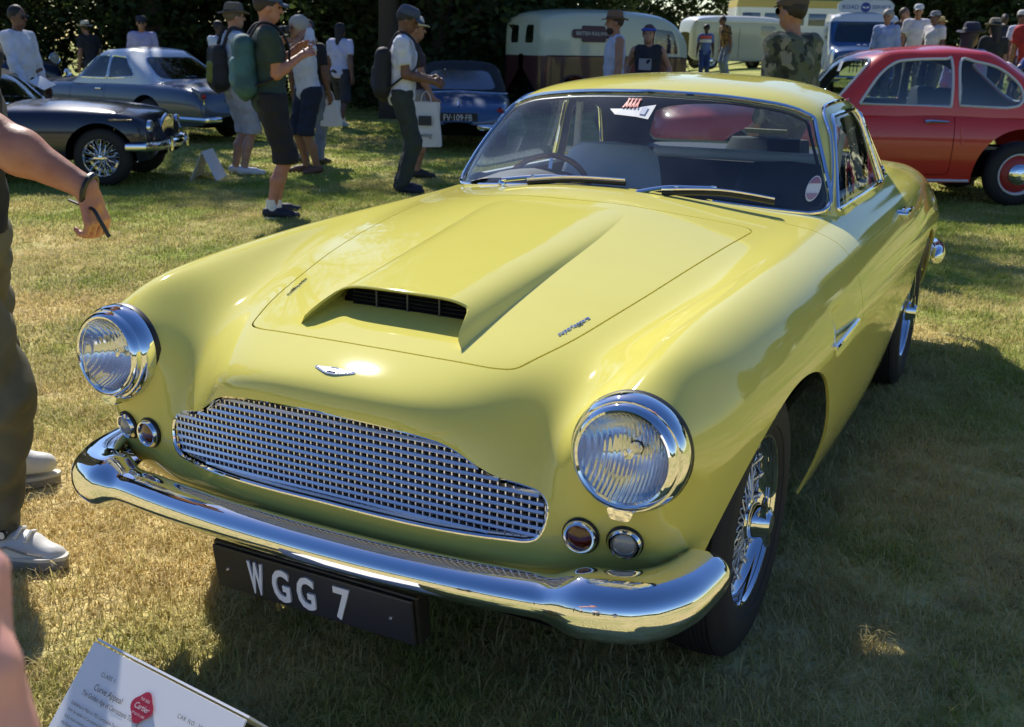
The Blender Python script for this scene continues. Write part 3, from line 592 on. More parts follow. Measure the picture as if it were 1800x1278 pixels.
high = make_tree('tall_tree', 15.0, 3.6, 8.6, 46, 5200, .17, M['leaf2'], 4, 'high crowned slender tree over the silver coupe', 'trees along the shady left edge of the field')
def put(o, x, y, rz, s=1., label=None, new=True):
    c = copy_tree(o) if new else o; c.location = (x, y, float(gz(x, y))); c.rotation_euler = (0, 0, rz); c.scale = (s, s, s)
    if label: c['label'] = label
    return c
put(hedge[0], -18.6, 18.0, .3, 1, None, False); put(hedge[1], -22.6, 15.2, 1.2, 1, None, False)
put(hedge[1], -25.6, 12.0, 2.2, 1.05, 'low dark tree at the far left behind the dark blue parked car'); put(hedge[0], -14.6, 20.4, 2.0, .95, 'dark leafy tree behind the man with a shoulder strap')
put(hedge[0], -21.5, 21.0, 4.0, 1.15, 'second row dark tree with sky glinting through behind the lilac shirt man'); put(hedge[1], -27.5, 18.5, 5.0, 1.2, 'second row bushy tree at the far left edge'); put(hedge[1], -17.2, 23.8, 3.3, 1.1, 'second row dark tree behind the couple with backpacks')
put(tall, -10.9, 17.9, .5, 1, None, False); put(tall, -10.7, 20.9, 2.5, .95, 'tall dark tree behind the man in the blue cap'); put(tall, -11.9, 24.8, 4.1, .9, 'tall dark tree directly behind the cream and maroon van'); put(tall, -14.6, 24.6, 1.1, 1.05, 'tall dark tree in the second row at mid left')
put(high, -17.9, 16.6, 0, 1, None, False); put(high, -10.5, 15.4, 2.2, .9, 'high crowned tree between the walking woman and the man in the blue cap')
far_tree = make_tree('field_tree', 11.0, 4.6, .6, 150, 16000, .34, M['leaf'], 8, 'far round headed tree behind the cream camper van', 'trees along the far end of the field')
fp = [(-22, 60), (-15.5, 63), (-9, 66), (-3, 62), (3, 64), (9, 60), (15, 58), (21, 54), (27, 50), (-6, 75), (6, 74), (18, 68), (33, 47)]
fl = ['far tree left of the striped coach', None, 'far tree behind the striped coach', 'far tree behind the blue patrol van', 'far tree behind the crowd beside the blue patrol van', 'far tree above the crowd by the red coupe', 'far tree at the right over the crowd', 'far tree over the right end of the crowd', 'far tree beyond the right edge of the crowd', 'tree of the second far row behind the coach', 'tree of the second far row behind the crowd', 'tree of the second far row at the far right', 'last far tree past the right edge']
for i, ((x, y), l) in enumerate(zip(fp, fl)): put(far_tree, x, y, i*1.3, .9+.25*((i*7) % 5)/5, l, i != 1)
# wood on the far side of the show field, behind the photographer
cs = [(60*math.sin(a)*(1+.06*math.sin(9*a)), -60*math.cos(a)*(1+.05*math.sin(7*a)), 1.5+2.2*abs(math.sin(5.3*a))) for a in np.linspace(-1.9, 1.75, 190)]
o = leaves('distant_wood', cs, [np.array([3., 3., 2.6])]*len(cs), 26000, .8, M['leaf2'], 21); link(o); o['kind'] = 'stuff'
# ------------------------------------------------------------------ the yellow coupe in the foreground
M['paint'] = mat('primrose_paint', (.79, .715, .165), .5, spec=.0, metal=0, coat=1.0, coat_rough=.045, var=(9, (.775, .70, .158), .35, .7))
M['paint'].node_tree.nodes['Principled BSDF'].inputs['Coat IOR'].default_value = 1.55
M['cream_leather'] = mat('grey_leather', (.72, .75, .73), .45, bump=(30, .15, .004)); M['dark_leather'] = mat('navy_leather', (.03, .04, .055), .5)
M['wood'] = mat('varnished_wood', (.22, .07, .02), .2, coat=.6)
M['amber'] = mat('dark_red_lens', (.10, .012, .006), .12, coat=1); M['clearlens'] = mat('frosted_lens', (.36, .37, .36), .12, coat=1)
car = empty('classic_coupe', (0, 1.25, 0), 0, 'primrose yellow two-door coupe with chrome bumper, nearest car on the grass', 'car')
CARM = Matrix.Translation((0, -1.25, 0))
def cpart(o, kind=None):       # parts are modelled in ground coordinates; the car's origin sits mid wheelbase
    o.parent = car; o.matrix_parent_inverse = CARM; 
    if kind: o['kind'] = kind
    return o
# ---- body cage, half
BV = []; BQ = []
def bv(*p): BV.append(p); return len(BV)-1
AD = [ # rows of lanes A B C D from the valance over the nose to the tail
 [(0, -.60, .34), (.19, -.598, .34), (.35, -.585, .34), (.47, -.56, .34)],
 [(0, -.685, .41), (.19, -.68, .41), (.35, -.66, .41), (.47, -.635, .41)],
 [(0, -.705, .475), (.19, -.70, .472), (.35, -.675, .466), (.475, -.64, .458)],
 [(0, -.715, .59), (.19, -.707, .585), (.345, -.675, .56), (.475, -.632, .535)],
 [(0, -.713, .70), (.19, -.703, .694), (.335, -.662, .655), (.465, -.610, .605)],
 [(0, -.692, .743), (.19, -.682, .737), (.345, -.628, .708), (.465, -.570, .68)],
 [(0, -.64, .768), (.19, -.63, .763), (.345, -.565, .755), (.47, -.50, .742)],
 [(0, -.50, .803), (.195, -.49, .802), (.36, -.455, .794), (.48, -.40, .788)],
 [(0, -.30, .845), (.205, -.295, .842), (.395, -.28, .828), (.505, -.25, .822)],
 [(0, -.05, .895), (.21, -.045, .890), (.432, -.04, .870), (.54, -.03, .860)],
 [(0, .22, .944), (.215, .225, .937), (.472, .235, .907), (.57, .24, .894)],
 [(0, .50, .990), (.22, .51, .982), (.50, .545, .936), (.60, .56, .920)],
 [(0, .78, 1.005), (.22, .80, .995), (.51, .87, .953), (.61, .89, .937)],
 [(0, 1.25, .985), (.22, 1.25, .985), (.50, 1.25, .965), (.61, 1.25, .95)],
 [(0, 1.7, .985), (.22, 1.7, .985), (.50, 1.7, .965), (.61, 1.7, .95)],
 [(0, 2.15, .985), (.22, 2.15, .985), (.50, 2.15, .968), (.605, 2.15, .955)],
 [(0, 2.55, .98), (.22, 2.55, .978), (.48, 2.55, .966), (.585, 2.55, .955)],
 [(0, 2.95, .955), (.22, 2.95, .953), (.45, 2.95, .945), (.55, 2.95, .938)],
 [(0, 3.3, .90), (.21, 3.3, .90), (.43, 3.3, .893), (.52, 3.3, .89)],
 [(0, 3.58, .83), (.2, 3.58, .83), (.40, 3.58, .825), (.49, 3.58, .825)],
 [(0, 3.72, .74), (.19, 3.72, .74), (.38, 3.71, .735), (.46, 3.70, .73)],
 [(0, 3.76, .60), (.16, 3.76, .60), (.31, 3.75, .60), (.37, 3.74, .60)]]
ad = [[bv(*p) for p in r] for r in AD]
for i in range(len(ad)-1):
    for j in range(3): BQ.append((ad[i][j], ad[i][j+1], ad[i+1][j+1], ad[i+1][j]))
HC, HR = np.array([.650, .700]), .100
def ringp(t, y): return (HC[0]+HR*math.cos(math.radians(t)), y, HC[1]+HR*math.sin(math.radians(t)))
rg = {t: bv(*ringp(t, y)) for t, y in ((180, -.622), (135, -.617), (90, -.610), (45, -.606), (0, -.608), (-45, -.616), (-90, -.626), (-135, -.628))}
P2, Q2, S2 = bv(.578, -.625, .505), bv(.655, -.605, .492), bv(.722, -.565, .475)
P1, Q1, S1 = bv(.575, -.605, .415), bv(.645, -.58, .41), bv(.708, -.54, .40)
P0, Q0, S0 = bv(.56, -.535, .34), bv(.615, -.51, .34), bv(.665, -.475, .33)
lanes = {
 'E': [(.572, -.50, .795), (.577, -.385, .832), (.588, -.24, .853), (.61, -.03, .874), (.632, .24, .900), (.65, .56, .918), (.655, .90, .930), (.662, 1.25, .943), (.66, 1.7, .945), (.655, 2.15, .95), (.64, 2.55, .948), (.61, 2.95, .93), (.58, 3.3, .892), (.55, 3.58, .83), (.52, 3.69, .73), (.40, 3.74, .60)],
 'F': [(.655, -.50, .845), (.662, -.385, .867), (.668, -.24, .881), (.676, -.03, .893), (.685, .24, .904), (.692, .56, .911), (.70, .90, .915), (.705, 1.25, .918), (.706, 1.7, .92), (.702, 2.15, .926), (.69, 2.55, .924), (.665, 2.95, .91), (.632, 3.3, .878), (.60, 3.58, .815), (.56, 3.68, .71), (.43, 3.735, .595)],
 'G': [(.732, -.49, .800), (.748, -.37, .820), (.758, -.23, .832), (.770, -.03, .845), (.778, .24, .855), (.783, .56, .860), (.786, .90, .862), (.787, 1.25, .862), (.787, 1.7, .865), (.783, 2.15, .872), (.768, 2.55, .872), (.742, 2.95, .855), (.708, 3.3, .82), (.665, 3.58, .765), (.60, 3.67, .67), (.45, 3.735, .585)],
 'H': [(.780, -.475, .705), (.800, -.36, .715), (.814, -.22, .725), (.828, -.02, .730), (.836, .24, .733), (.840, .56, .735), (.841, .90, .735), (.841, 1.25, .733), (.84, 1.7, .733), (.838, 2.15, .738), (.826, 2.55, .738), (.81, 2.95, .72), (.775, 3.3, .69), (.72, 3.57, .65), (.635, 3.66, .60), (.46, 3.735, .57)],
 'I': [(.775, -.47, .60), (.797, -.355, .605), (.813, -.22, .61), (.828, -.01, .61), (.837, .24, .61), (.842, .56, .61), (.843, .90, .61), (.843, 1.25, .608), (.840, 1.7, .608), (.834, 2.15, .61), (.825, 2.55, .61), (.81, 2.95, .60), (.775, 3.3, .585), (.72, 3.57, .56), (.635, 3.66, .545), (.45, 3.735, .555)],
 'J': [(.756, -.46, .475), (.780, -.35, .475), (.797, -.22, .475), (.815, -.01, .475), (.828, .24, .475), (.833, .56, .475), (.835, .90, .475), (.835, 1.25, .473), (.828, 1.7, .472), (.812, 2.15, .475), (.808, 2.55, .48), (.80, 2.95, .48), (.76, 3.3, .48), (.70, 3.56, .475), (.61, 3.66, .49), (.43, 3.735, .54)],
 'K': [(.735, -.44, .385), (.757, -.34, .375), (.773, -.22, .37), (.791, -.01, .365), (.805, .24, .36), (.811, .56, .355), (.814, .90, .35), (.815, 1.25, .348), (.802, 1.7, .347), (.778, 2.15, .35), (.775, 2.55, .36), (.78, 2.95, .38), (.74, 3.3, .40), (.68, 3.55, .41), (.58, 3.65, .44), (.41, 3.735, .525)],
 'L': [(.695, -.405, .30), (.718, -.33, .275), (.736, -.22, .26), (.752, -.01, .25), (.765, .24, .245), (.772, .56, .24), (.775, .90, .237), (.776, 1.25, .235), (.768, 1.7, .235), (.745, 2.15, .24), (.74, 2.55, .26), (.74, 2.95, .29), (.70, 3.3, .32), (.64, 3.53, .35), (.54, 3.64, .40), (.38, 3.735, .515)]}
st = {'E': rg[135], 'F': rg[90], 'G': rg[45], 'H': rg[0], 'I': rg[-45], 'J': S2, 'K': S1, 'L': S0}
lv = {k: [st[k]]+[bv(*p) for p in v] for k, v in lanes.items()}
ks = 'EFGHIJKL'
for a, b in zip(ks[:-1], ks[1:]):
    for i in range(len(lv[a])-1): BQ.append((lv[a][i], lv[b][i], lv[b][i+1], lv[a][i+1]))
D = [r[3] for r in ad]
BQ += [(D[3], rg[-135], rg[180], D[4]), (D[4], rg[180], rg[135], D[5])]
for i in range(5, len(D)-1): BQ.append((D[i], lv['E'][i-5], lv['E'][i-4], D[i+1]))
BQ += [(D[2], P2, rg[-135], D[3]), (P2, Q2, rg[-90], rg[-135]), (Q2, S2, rg[-45], rg[-90]),
       (D[1], P1, P2, D[2]), (P1, Q1, Q2, P2), (Q1, S1, S2, Q2), (D[0], P0, P1, D[1]), (P0, Q0, Q1, P1), (Q0, S0, S1, Q1)]
bV, bQ = subsurf(*mirror_cage(BV, BQ), 4)
# side vent recess behind each front wheel
def vent(V):
    ay, az = V[:, 1], V[:, 2]; f = smooth01(.335, .375, ay)*(1-smooth01(.40, .64, ay))*smooth01(.665, .702, az)*(1-smooth01(.775, .80, az))
    V = V.copy(); V[:, 0] -= np.sign(V[:, 0])*.011*f*(np.abs(V[:, 0]) > .6); return V
bT = tris(bQ); bN = vnormals(bV, bQ)
if bN[np.argmax(bV[:, 2]), 2] < 0: bT = bT[:, ::-1].copy(); bN = -bN
body_bvh = BVHTree.FromPolygons([Vector(v) for v in bV], [tuple(int(i) for i in q) for q in bQ])
def top_z(x, y):
    h = body_bvh.ray_cast(Vector((x, y, 3)), Vector((0, 0, -1))); return h[0], (h[1] if h[1].z > 0 else -h[1])
def sgrid(fn, x): return fn(x)
sym = lambda P: np.concatenate([P, (P*[-1, 1])[::-1][(1 if abs(P[-1, 0]) < 1e-6 else 0):(-1 if abs(P[0, 0]) < 1e-6 else None)]])
BON = sym(np.concatenate([spline([(0, -.538), (.15, -.535), (.27, -.524), (.318, -.512), (.346, -.494), (.360, -.463)], 5)[:-1], spline([(.360, -.463), (.40, -.345), (.432, -.205), (.469, -.015), (.502, .229), (.53, .492), (.536, .56)], 6)[:-1], spline([(.536, .56), (.535, .60), (.505, .617), (.45, .60), (.3, .545), (.15, .515), (0, .505)], 5)]))
GRI = sym(spline([(0, .699), (.15, .693), (.25, .680), (.30, .663), (.345, .633), (.385, .610), (.43, .596), (.468, .584), (.488, .565), (.492, .535), (.480, .497), (.455, .481), (.40, .481), (.2, .487), (0, .490)], 5))
DOORP = rounded([(.80, .985), (.77, .90), (.725, .78), (.712, .66), (.73, .52), (.76, .40), (.80, .305), (1.95, .30), (2.02, .52), (2.0, .985)], [.02, .05, .1, .1, .1, .05, .05, .08, .12, .02])
CABP = sym(np.array([(0, .74), (.25, .775), (.48, .885), (.60, .99), (.648, 1.10), (.655, 1.7), (.63, 2.1), (.55, 2.45), (.42, 2.62), (0, 2.72)]))
f_bon = lambda V: np.where(V[:, 2] > .7, seg_sd(V[:, :2], BON), 1.0)
f_grl = lambda V: np.where(V[:, 1] < -.45, seg_sd(V[:, [0, 2]], GRI), 1.0)
def ell(V, c, a, b): q = np.sqrt(((V[:, 1]-c[0])/a)**2+((V[:, 2]-c[1])/b)**2); return np.where(np.abs(V[:, 0]) > .5, (q-1)*b, 1.0)
f_fa = lambda V: ell(V, (-.005, .335), .452, .372)
f_ra = lambda V: ell(V, (2.489, .335), .42, .365)
f_cab = lambda V: np.where(V[:, 2] > .7, seg_sd(V[:, :2], CABP), 1.0)
f_door = lambda sg: (lambda V: np.where(V[:, 0]*sg > .5, seg_sd(V[:, 1:], DOORP), 1.0))
near = lambda f: f
P = (vent(bV), bN, bT); P = (P[0], vnormals(P[0], P[2]), P[2])
for f in (f_grl, f_fa, f_ra, f_cab): P = clip(*P, f, False)
bon = clip(*P, lambda V: f_bon(V)+.0022); P = clip(*P, lambda V: f_bon(V)-.0022, False)
doors = []
for sg in (1, -1):
    doors.append(clip(*P, lambda V: f_door(sg)(V)+.002)); P = clip(*P, lambda V: f_door(sg)(V)-.002, False)
def panel(name, P, m, depth=.018):
    V, N, T = flange(*P, depth); return cpart(mesh(name, V, T, m, None, True, N))
panel('body_shell', P, M['paint'], .008)
bonnet = panel('bonnet', bon, M['paint'], .02)
door_o = [panel('door', d, M['paint']) for d in doors]
# dark structure inside the shell
mb = MB(); mb.box((0, 1.4, .43), (1.10, 3.9, .36)); mb.box((0, .0, .66), (.86, .98, .13)); cpart(mb.build('underbody', M['void'], smooth=False))
for y in (-.0, 2.489):
    for s in (1, -1): cpart(MB().box((s*.56, y, .52), (.02, .94, .42)).box((s*.64, y, .745), (.18, .9, .03)).build('wheel_housing', M['void'], smooth=False))
# ---- bonnet scoop with its lip and the louvred grille inside
def scoop_pt(u, t, off=0.):
    a = abs(t); yf = -.376-.108*smooth01(.86, 1.0, a)**1.0; y = yf+(.52-yf)*u**1.15
    w = .193+.018*smooth01(-.4, .3, y); k = np.clip((y+.376)/.86, 0, 1); h = .060*(1-k)**.9*(1-.35*k) if y > -.376 else .060
    s = (1-a**6.5)**.55 if a < 1 else 0.0
    x = t*w*(1+.10*(1-s)*(1-.3*k)); p, n = top_z(x, y)
    return p + n*(h*s-.0015+off)
TT = np.sin(np.linspace(-1, 1, 61)*PI/2)*.35+np.linspace(-1, 1, 61)*.65
US = np.linspace(0, 1, 50)**1.3
out = [[scoop_pt(u, t) for t in TT] for u in US]
inn = [[scoop_pt(u, t*.955, -.007) for t in TT] for u in US[:26]]
mb = MB(); mb.grid(inn[::-1]+[[(a+b)/2+Vector((0, -.003, 0)) for a, b in zip(inn[0], out[0])]]+out)
sc_ = mb.build('bonnet_scoop', M['paint'], fix=False); sc_.data.update(); sc_.data.set_sharp_from_angle(angle=math.radians(70))
sc_.parent = bonnet
mb = MB(); z0 = top_z(0, -.32)[0].z

_top = [scoop_pt(.035, t*.93, -.010) for t in np.linspace(-1, 1, 25)]; _ty = -.346
G_ = [[(p.x, _ty+.004*0, top_z(p.x, _ty)[0].z-.012), (p.x, _ty, max(p.z, top_z(p.x, _ty)[0].z-.010))] for p in _top]
mb.grid(G_); o = mb.build('scoop_backing', M['void'], smooth=False, fix=False); o.parent = bonnet
sl = MB().box((0, 0, 0), (.31, .010, .003), Matrix.Rotation(.5, 3, 'X')).build('scoop_slat', M['black'], bonnet, smooth=False)
for k in range(5):
    o = sl if k == 0 else sl.copy(); o.location = (0, -.354, z0-.006+k*.0095)
    if k: link(o, bonnet)
dv = MB().box((0, 0, .022), (.003, .006, .044)).build('scoop_divider', M['alu'], bonnet, smooth=False); dv.data.materials[0] = mat('dull_metal', (.12, .12, .12), .5, .6)
for k, x in enumerate((-.085, 0, .085)):
    o = dv if k == 0 else dv.copy(); o.location = (x, -.361, z0-.010)
    if k: link(o, bonnet)
# ---- grille: frame, slats, uprights
def front_y(x, z):
    h = body_bvh.ray_cast(Vector((x, -3, z)), Vector((0, 1, 0))); return h[0].y if h[0] else -.6
gp = [(x*.997, front_y(x, z)+.006, z) for x, z in GRI]
grille = cpart(MB().tube(gp, .0055, 8, closed=True, flat=1.0).build('grille_frame', M['chrome']))
gp2 = [(x*.985, front_y(x, z)+.024, .585+(z-.585)*.965) for x, z in GRI]
o = MB().tube(gp2, .005, 8, closed=True).build('grille_inner_rim', M['alu'], grille)
NS = 12
gy = lambda x: -.688+.26*abs(x)**2.0+.06*abs(x)**4
def gline(i, x): return (.4965+(.6935-.4965)*(i+.5)/NS)-.030*(abs(x)/.47)**2*(1-.3*i/NS)
def runs(P2, f):
    """sub-polylines where f < 0"""
    d = f(np.array(P2)); out = []; cur = []
    for p, q in zip(P2, d):
        if q < 0: cur.append(p)
        elif cur: out.append(cur); cur = []
    if cur: out.append(cur)
    return out
gin = lambda A: seg_sd(A, GRI)+.004
for i in range(NS):
    xs = np.linspace(-.49, .49, 99)
    for r in runs([(x, gline(i, x)) for x in xs], gin):
        if len(r) < 3: continue
        G = []
        for x, z in r:
            y = gy(x); G.append([(x, y+.016, z-.0034), (x, y+.001, z-.0040), (x, y, z-.0016), (x, y+.003, z+.0030), (x, y+.016, z+.0052), (x, y+.016, z-.0034)])
        MB().grid(G).build('grille_slat', M['alu'], grille)
for k in range(62):
    x = -.482+k*.0158
    for r in runs([(x, z) for z in np.linspace(.46, .71, 60)], gin):
        if len(r) < 3: continue
        G = [[(x-.0015, gy(x)+.0165, z), (x-.0015, gy(x)+.0055, z), (x+.0015, gy(x)+.0055, z), (x+.0015, gy(x)+.0165, z), (x-.0015, gy(x)+.0165, z)] for _, z in (r[0], r[-1])]
        MB().grid(G).build('grille_upright', M['alu'], grille, smooth=False)
V = [(x*.99, gy(x)+.03, z) for x, z in GRI]; o = mesh('grille_backing', V, [tuple(range(len(V)))], M['void'], grille, False)
# ---- headlamps, side lamps
M['lens'] = glass_mat('fluted_lens', (.95, .96, .98), .75, .04, .06); n = M['lens'].node_tree
_t = n.nodes.new('ShaderNodeTexCoord'); _w = n.nodes.new('ShaderNodeTexWave'); _w.bands_direction = 'X'; _w.inputs['Scale'].default_value = 38; _w.inputs['Distortion'].default_value = .0
_b = n.nodes.new('ShaderNodeBump'); _b.inputs['Strength'].default_value = .22; _b.inputs['Distance'].default_value = .003
n.links.new(_t.outputs['Object'], _w.inputs['Vector']); n.links.new(_w.outputs['Fac'], _b.inputs['Height'])
for q in n.nodes:
    if q.type == 'BSDF_GLOSSY': n.links.new(_b.outputs[0], q.inputs['Normal']); _g = q
M['reflector'] = mat('lamp_reflector', (.80, .82, .84), .10, 1.0); n = M['reflector'].node_tree
_t = n.nodes.new('ShaderNodeTexCoord'); _w = n.nodes.new('ShaderNodeTexWave'); _w.bands_direction = 'X'; _w.inputs['Scale'].default_value = 38; _w.inputs['Distortion'].default_value = .0
_b = n.nodes.new('ShaderNodeBump'); _b.inputs['Strength'].default_value = .16; _b.inputs['Distance'].default_value = .003
n.links.new(_t.outputs['Object'], _w.inputs['Vector']); n.links.new(_w.outputs['Fac'], _b.inputs['Height']); n.links.new(_b.outputs[0], n.nodes['Principled BSDF'].inputs['Normal'])
for s in (1, -1):
    c = Vector((s*.650, -.585, .700)); RX = Matrix.Rotation(math.radians(-3), 3, 'X')
    h = empty('headlamp', c); h.rotation_euler = (math.radians(-4), 0, math.radians(2*s)); cpart(h)
    # y axis lathe, forward = -y
    MB().lathe([(.1120, -.012), (.1145, -.024), (.1150, -.030), (.1145, -.040), (.112, -.052), (.1065, -.060), (.1035, -.0585), (.1025, -.062), (.1015, -.070), (.098, -.0775), (.092, -.081), (.0875, -.079), (.085, -.072)], axis='y', n=72).build('headlamp_rim', M['chrome'], h)
    MB().lathe([(.1150, -.026), (.1165, -.021), (.1155, -.010)], axis='y', n=64).build('rim_gasket', M['black'], h)
    MB().lathe([(.0001, -.090), (.03, -.0893), (.06, -.0850), (.075, -.080), (.086, -.073)], axis='y', n=56).build('headlamp_lens', M['lens'], h)
    MB().lathe([(.0855, -.070), (.075, -.045), (.058, -.020), (.035, -.003), (.0001, .006)], axis='y', n=56).build('reflector', M['reflector'], h)
    MB().lathe([(.0001, -.045), (.010, -.043), (.013, -.035), (.013, -.0)], axis='y', n=20).build('bulb_shield', M['chrome'], h)
    MB().prism(rounded([(-.019, -.122), (.019, -.122), (.027, -.100), (-.027, -.100)], .008), -.070, -.030, lambda u, v, k: (u, k, v)).build('rim_clip', M['chrome'], h)
    for (x, z, lm, rr) in ((.563, .517, 'amber', .0325), (.648, .517, 'clearlens', .0315)):
        y = front_y(s*x, z); hh = body_bvh.ray_cast(Vector((s*x, -3, z)), Vector((0, 1, 0)))[1]; hh = hh if hh.y < 0 else -hh
        l = empty('indicator_lamp' if lm == 'amber' else 'side_lamp', (s*x, y, z)); q = Vector((0, -1, 0)).rotation_difference(hh); l.rotation_mode = 'QUATERNION'; l.rotation_quaternion = q; cpart(l)
        k = rr/.032
        MB().lathe([(.036*k, .006), (.037*k, -.004), (.034*k, -.008)], axis='y', n=40).build('lamp_gasket', M['black'], l)
        MB().lathe([(.0345*k, .0), (.0335*k, -.010), (.030*k, -.0155), (.0265*k, -.015), (.0245*k, -.010)], axis='y', n=40).build('lamp_rim', M['chrome'], l)
        MB().lathe([(.0001, -.019 if lm != 'amber' else -.013), (.012*k, -.018 if lm != 'amber' else -.0125), (.02*k, -.0145 if lm != 'amber' else -.011), (.0255*k, -.009)], axis='y', n=40).build('lamp_lens', M[lm], l)
# ---- front bumper
pc = spline([(0, -.770), (.2, -.766), (.4, -.750), (.54, -.730), (.64, -.715), (.705, -.688), (.750, -.635), (.772, -.570), (.782, -.505)], 8)
pc = np.concatenate([(pc*[-1, 1])[:0:-1], pc]); G = []
for i, (x, y) in enumerate(pc):
    a = pc[max(i-1, 0)]; b = pc[min(i+1, len(pc)-1)]; t = (b-a)/np.linalg.norm(b-a); nx, ny = t[1], -t[0]
    s = abs(x); w = float(smooth01(.53, .62, s)); e = float(smooth01(-.71, -.50, y))*(s > .7); ed = max(0., (y+.53)/.03) if s > .7 else 0
    z = .428+.004*w+.016*e; hh = .033+.026*w-.018*e; dd = .048+.020*w-.014*e; cl = math.sqrt(max(0., 1-min(ed, 1)**2)); hh *= cl; dd = dd*(.4+.6*cl)
    lf = float(smooth01(-.45, -.75, x)); x = x*(1-.055*lf); z -= .022*lf
    row = []
    for ph in np.linspace(125, -150, 22):
        c, q = math.cos(math.radians(ph)), math.sin(math.radians(ph))
        row.append((x+nx*dd*np.sign(c)*abs(c)**.85, y+ny*dd*np.sign(c)*abs(c)**.85, z+hh*np.sign(q)*abs(q)**.9))
    G.append(row)
bump = MB().grid(G).build('front_bumper', M['chrome'], fix=False); cpart(bump)
me = bump.data; me.flip_normals() if me.polygons[len(me.polygons)//2].normal.y > 0 else None
md = bump.modifiers.new('t', 'SOLIDIFY'); md.thickness = .004
# ---- number plate
pl = cpart(empty('number_plate', (0, -.752, .301))); pl.rotation_euler = (math.radians(7), 0, 0)
MB().box((0, 0, 0), (.522, .008, .108), bev=.003).build('plate_face', mat('plate_black', (.018, .018, .02), .38), pl, smooth=False)
MB().box((0, .028, .0), (.534, .044, .118), bev=.006).build('plate_box', M['black'], pl, smooth=False)
M['plate_white'] = mat('raised_letter', (.70, .71, .74), .3)
RP = (PI/2, 0, 0)
for ch, x, w in (('W', -.141, .0415), ('G', -.0735, .047), ('G', -.007, .047), ('7', .0885, .042)):
    o = text_obj('plate_letter' if ch != '7' else 'plate_digit', ch, .115, M['plate_white'], pl, .0022, offset=.0045 if ch == 'W' else .0030)
    vs_ = np.array([v.co for v in o.data.vertices]); lo, hi = vs_.min(0), vs_.max(0); c = (lo+hi)/2
    for v in o.data.vertices: v.co.x = (v.co.x-c[0])*w/(hi[0]-lo[0]); v.co.y = (v.co.y-c[1])*.082/(hi[1]-lo[1])
    o.location = (x, -.0062, .0); o.rotation_euler = RP
for x in (-.223, .206): MB().lathe([(.0001, -.0085), (.003, -.008), (.0045, -.005), (.0045, 0)], (x, 0, .0), 'y', 12).build('plate_screw', M['chrome'], pl)
# ---- cabin: one smooth surface, windows cut out of it
CV = []
def cv(*p): CV.append(p); return len(CV)-1
base_ = [(0, .725, .955), (.25, .757, .948), (.48, .865, .928), (.672, 1.02, .905), (.700, 1.30, .90), (.702, 1.75, .905), (.675, 2.15, .91), (.59, 2.54, .92), (.45, 2.74, .925), (.25, 2.82, .93), (0, 2.85, .93)]
low_ = [(0, .765, 1.012), (.25, .800, 1.004), (.465, .900, .984), (.655, 1.045, .965), (.682, 1.32, .962), (.683, 1.75, .967), (.655, 2.13, .97), (.565, 2.47, .98), (.43, 2.64, .985), (.24, 2.71, .99), (0, 2.73, .99)]
mid_ = [(0, .95, 1.138), (.24, .98, 1.130), (.445, 1.055, 1.113), (.617, 1.135, 1.090), (.640, 1.40, 1.095), (.636, 1.75, 1.10), (.60, 2.08, 1.10), (.51, 2.34, 1.10), (.40, 2.47, 1.105), (.22, 2.53, 1.11), (0, 2.55, 1.11)]
up_ = [(0, 1.185, 1.288), (.23, 1.195, 1.281), (.42, 1.222, 1.262), (.556, 1.272, 1.222), (.575, 1.48, 1.228), (.567, 1.78, 1.232), (.53, 2.05, 1.217), (.44, 2.2, 1.205), (.33, 2.27, 1.217), (.18, 2.30, 1.227), (0, 2.31, 1.23)]
rings = [[cv(*p) for p in r] for r in (base_, low_, mid_, up_)]; CQ = []
for a, b in zip(rings[:-1], rings[1:]):
    for i in range(10): CQ.append((a[i], a[i+1], b[i+1], b[i]))
U = rings[3]
rr = [[U[0], U[1], U[2], U[3]], [cv(0, 1.47, 1.330), cv(.23, 1.47, 1.323), cv(.42, 1.475, 1.298), U[4]], [cv(0, 1.76, 1.338), cv(.23, 1.76, 1.331), cv(.415, 1.765, 1.304), U[5]], [cv(0, 2.05, 1.315), cv(.2, 2.05, 1.306), cv(.375, 2.05, 1.28), U[6]], [U[10], U[9], U[8], U[7]]]
for i in range(4):
    for j in range(3): CQ.append((rr[i][j], rr[i][j+1], rr[i+1][j+1], rr[i+1][j]))
cV, cQ = subsurf(*mirror_cage(CV, CQ), 4)
cT = tris(cQ); cN = vnormals(cV, cQ)
if cN[np.argmax(cV[:, 2]), 2] < 0: cT = cT[:, ::-1].copy(); cN = -cN
cab_bvh = BVHTree.FromPolygons([Vector(v) for v in cV], [tuple(int(i) for i in q) for q in cQ])
WSP = sym(np.concatenate([spline([(0, 1.280), (.23, 1.273), (.42, 1.254), (.51, 1.232)], 4)[:-1], spline([(.51, 1.230), (.545, 1.213), (.562, 1.185)], 4)[:-1], spline([(.562, 1.185), (.61, 1.09), (.650, 1.0)], 4)[:-1], spline([(.650, 1.0), (.657, .967), (.645, .947), (.61, .942)], 4)[:-1], spline([(.61, .942), (.48, .957), (.3, .979), (.15, .988), (0, .992)], 4)]))
SWP = rounded([(1.075, .944), (1.325, 1.216), (1.78, 1.224), (1.88, .952)], [.02, .045, .03, .02])
QWP = rounded([(1.955, .955), (1.85, 1.205), (2.06, 1.190), (2.29, .965)], [.02, .02, .05, .04])
RWP = sym(np.concatenate([spline([(0, 1.205), (.2, 1.200), (.33, 1.185), (.40, 1.16)], 4)[:-1], spline([(.40, 1.16), (.47, 1.06), (.475, 1.03), (.45, 1.01), (.25, 1.005), (0, 1.005)], 4)]))
f_ws = lambda V: np.where((V[:, 1] < 1.28) , seg_sd(V[:, [0, 2]], WSP), 1.0)
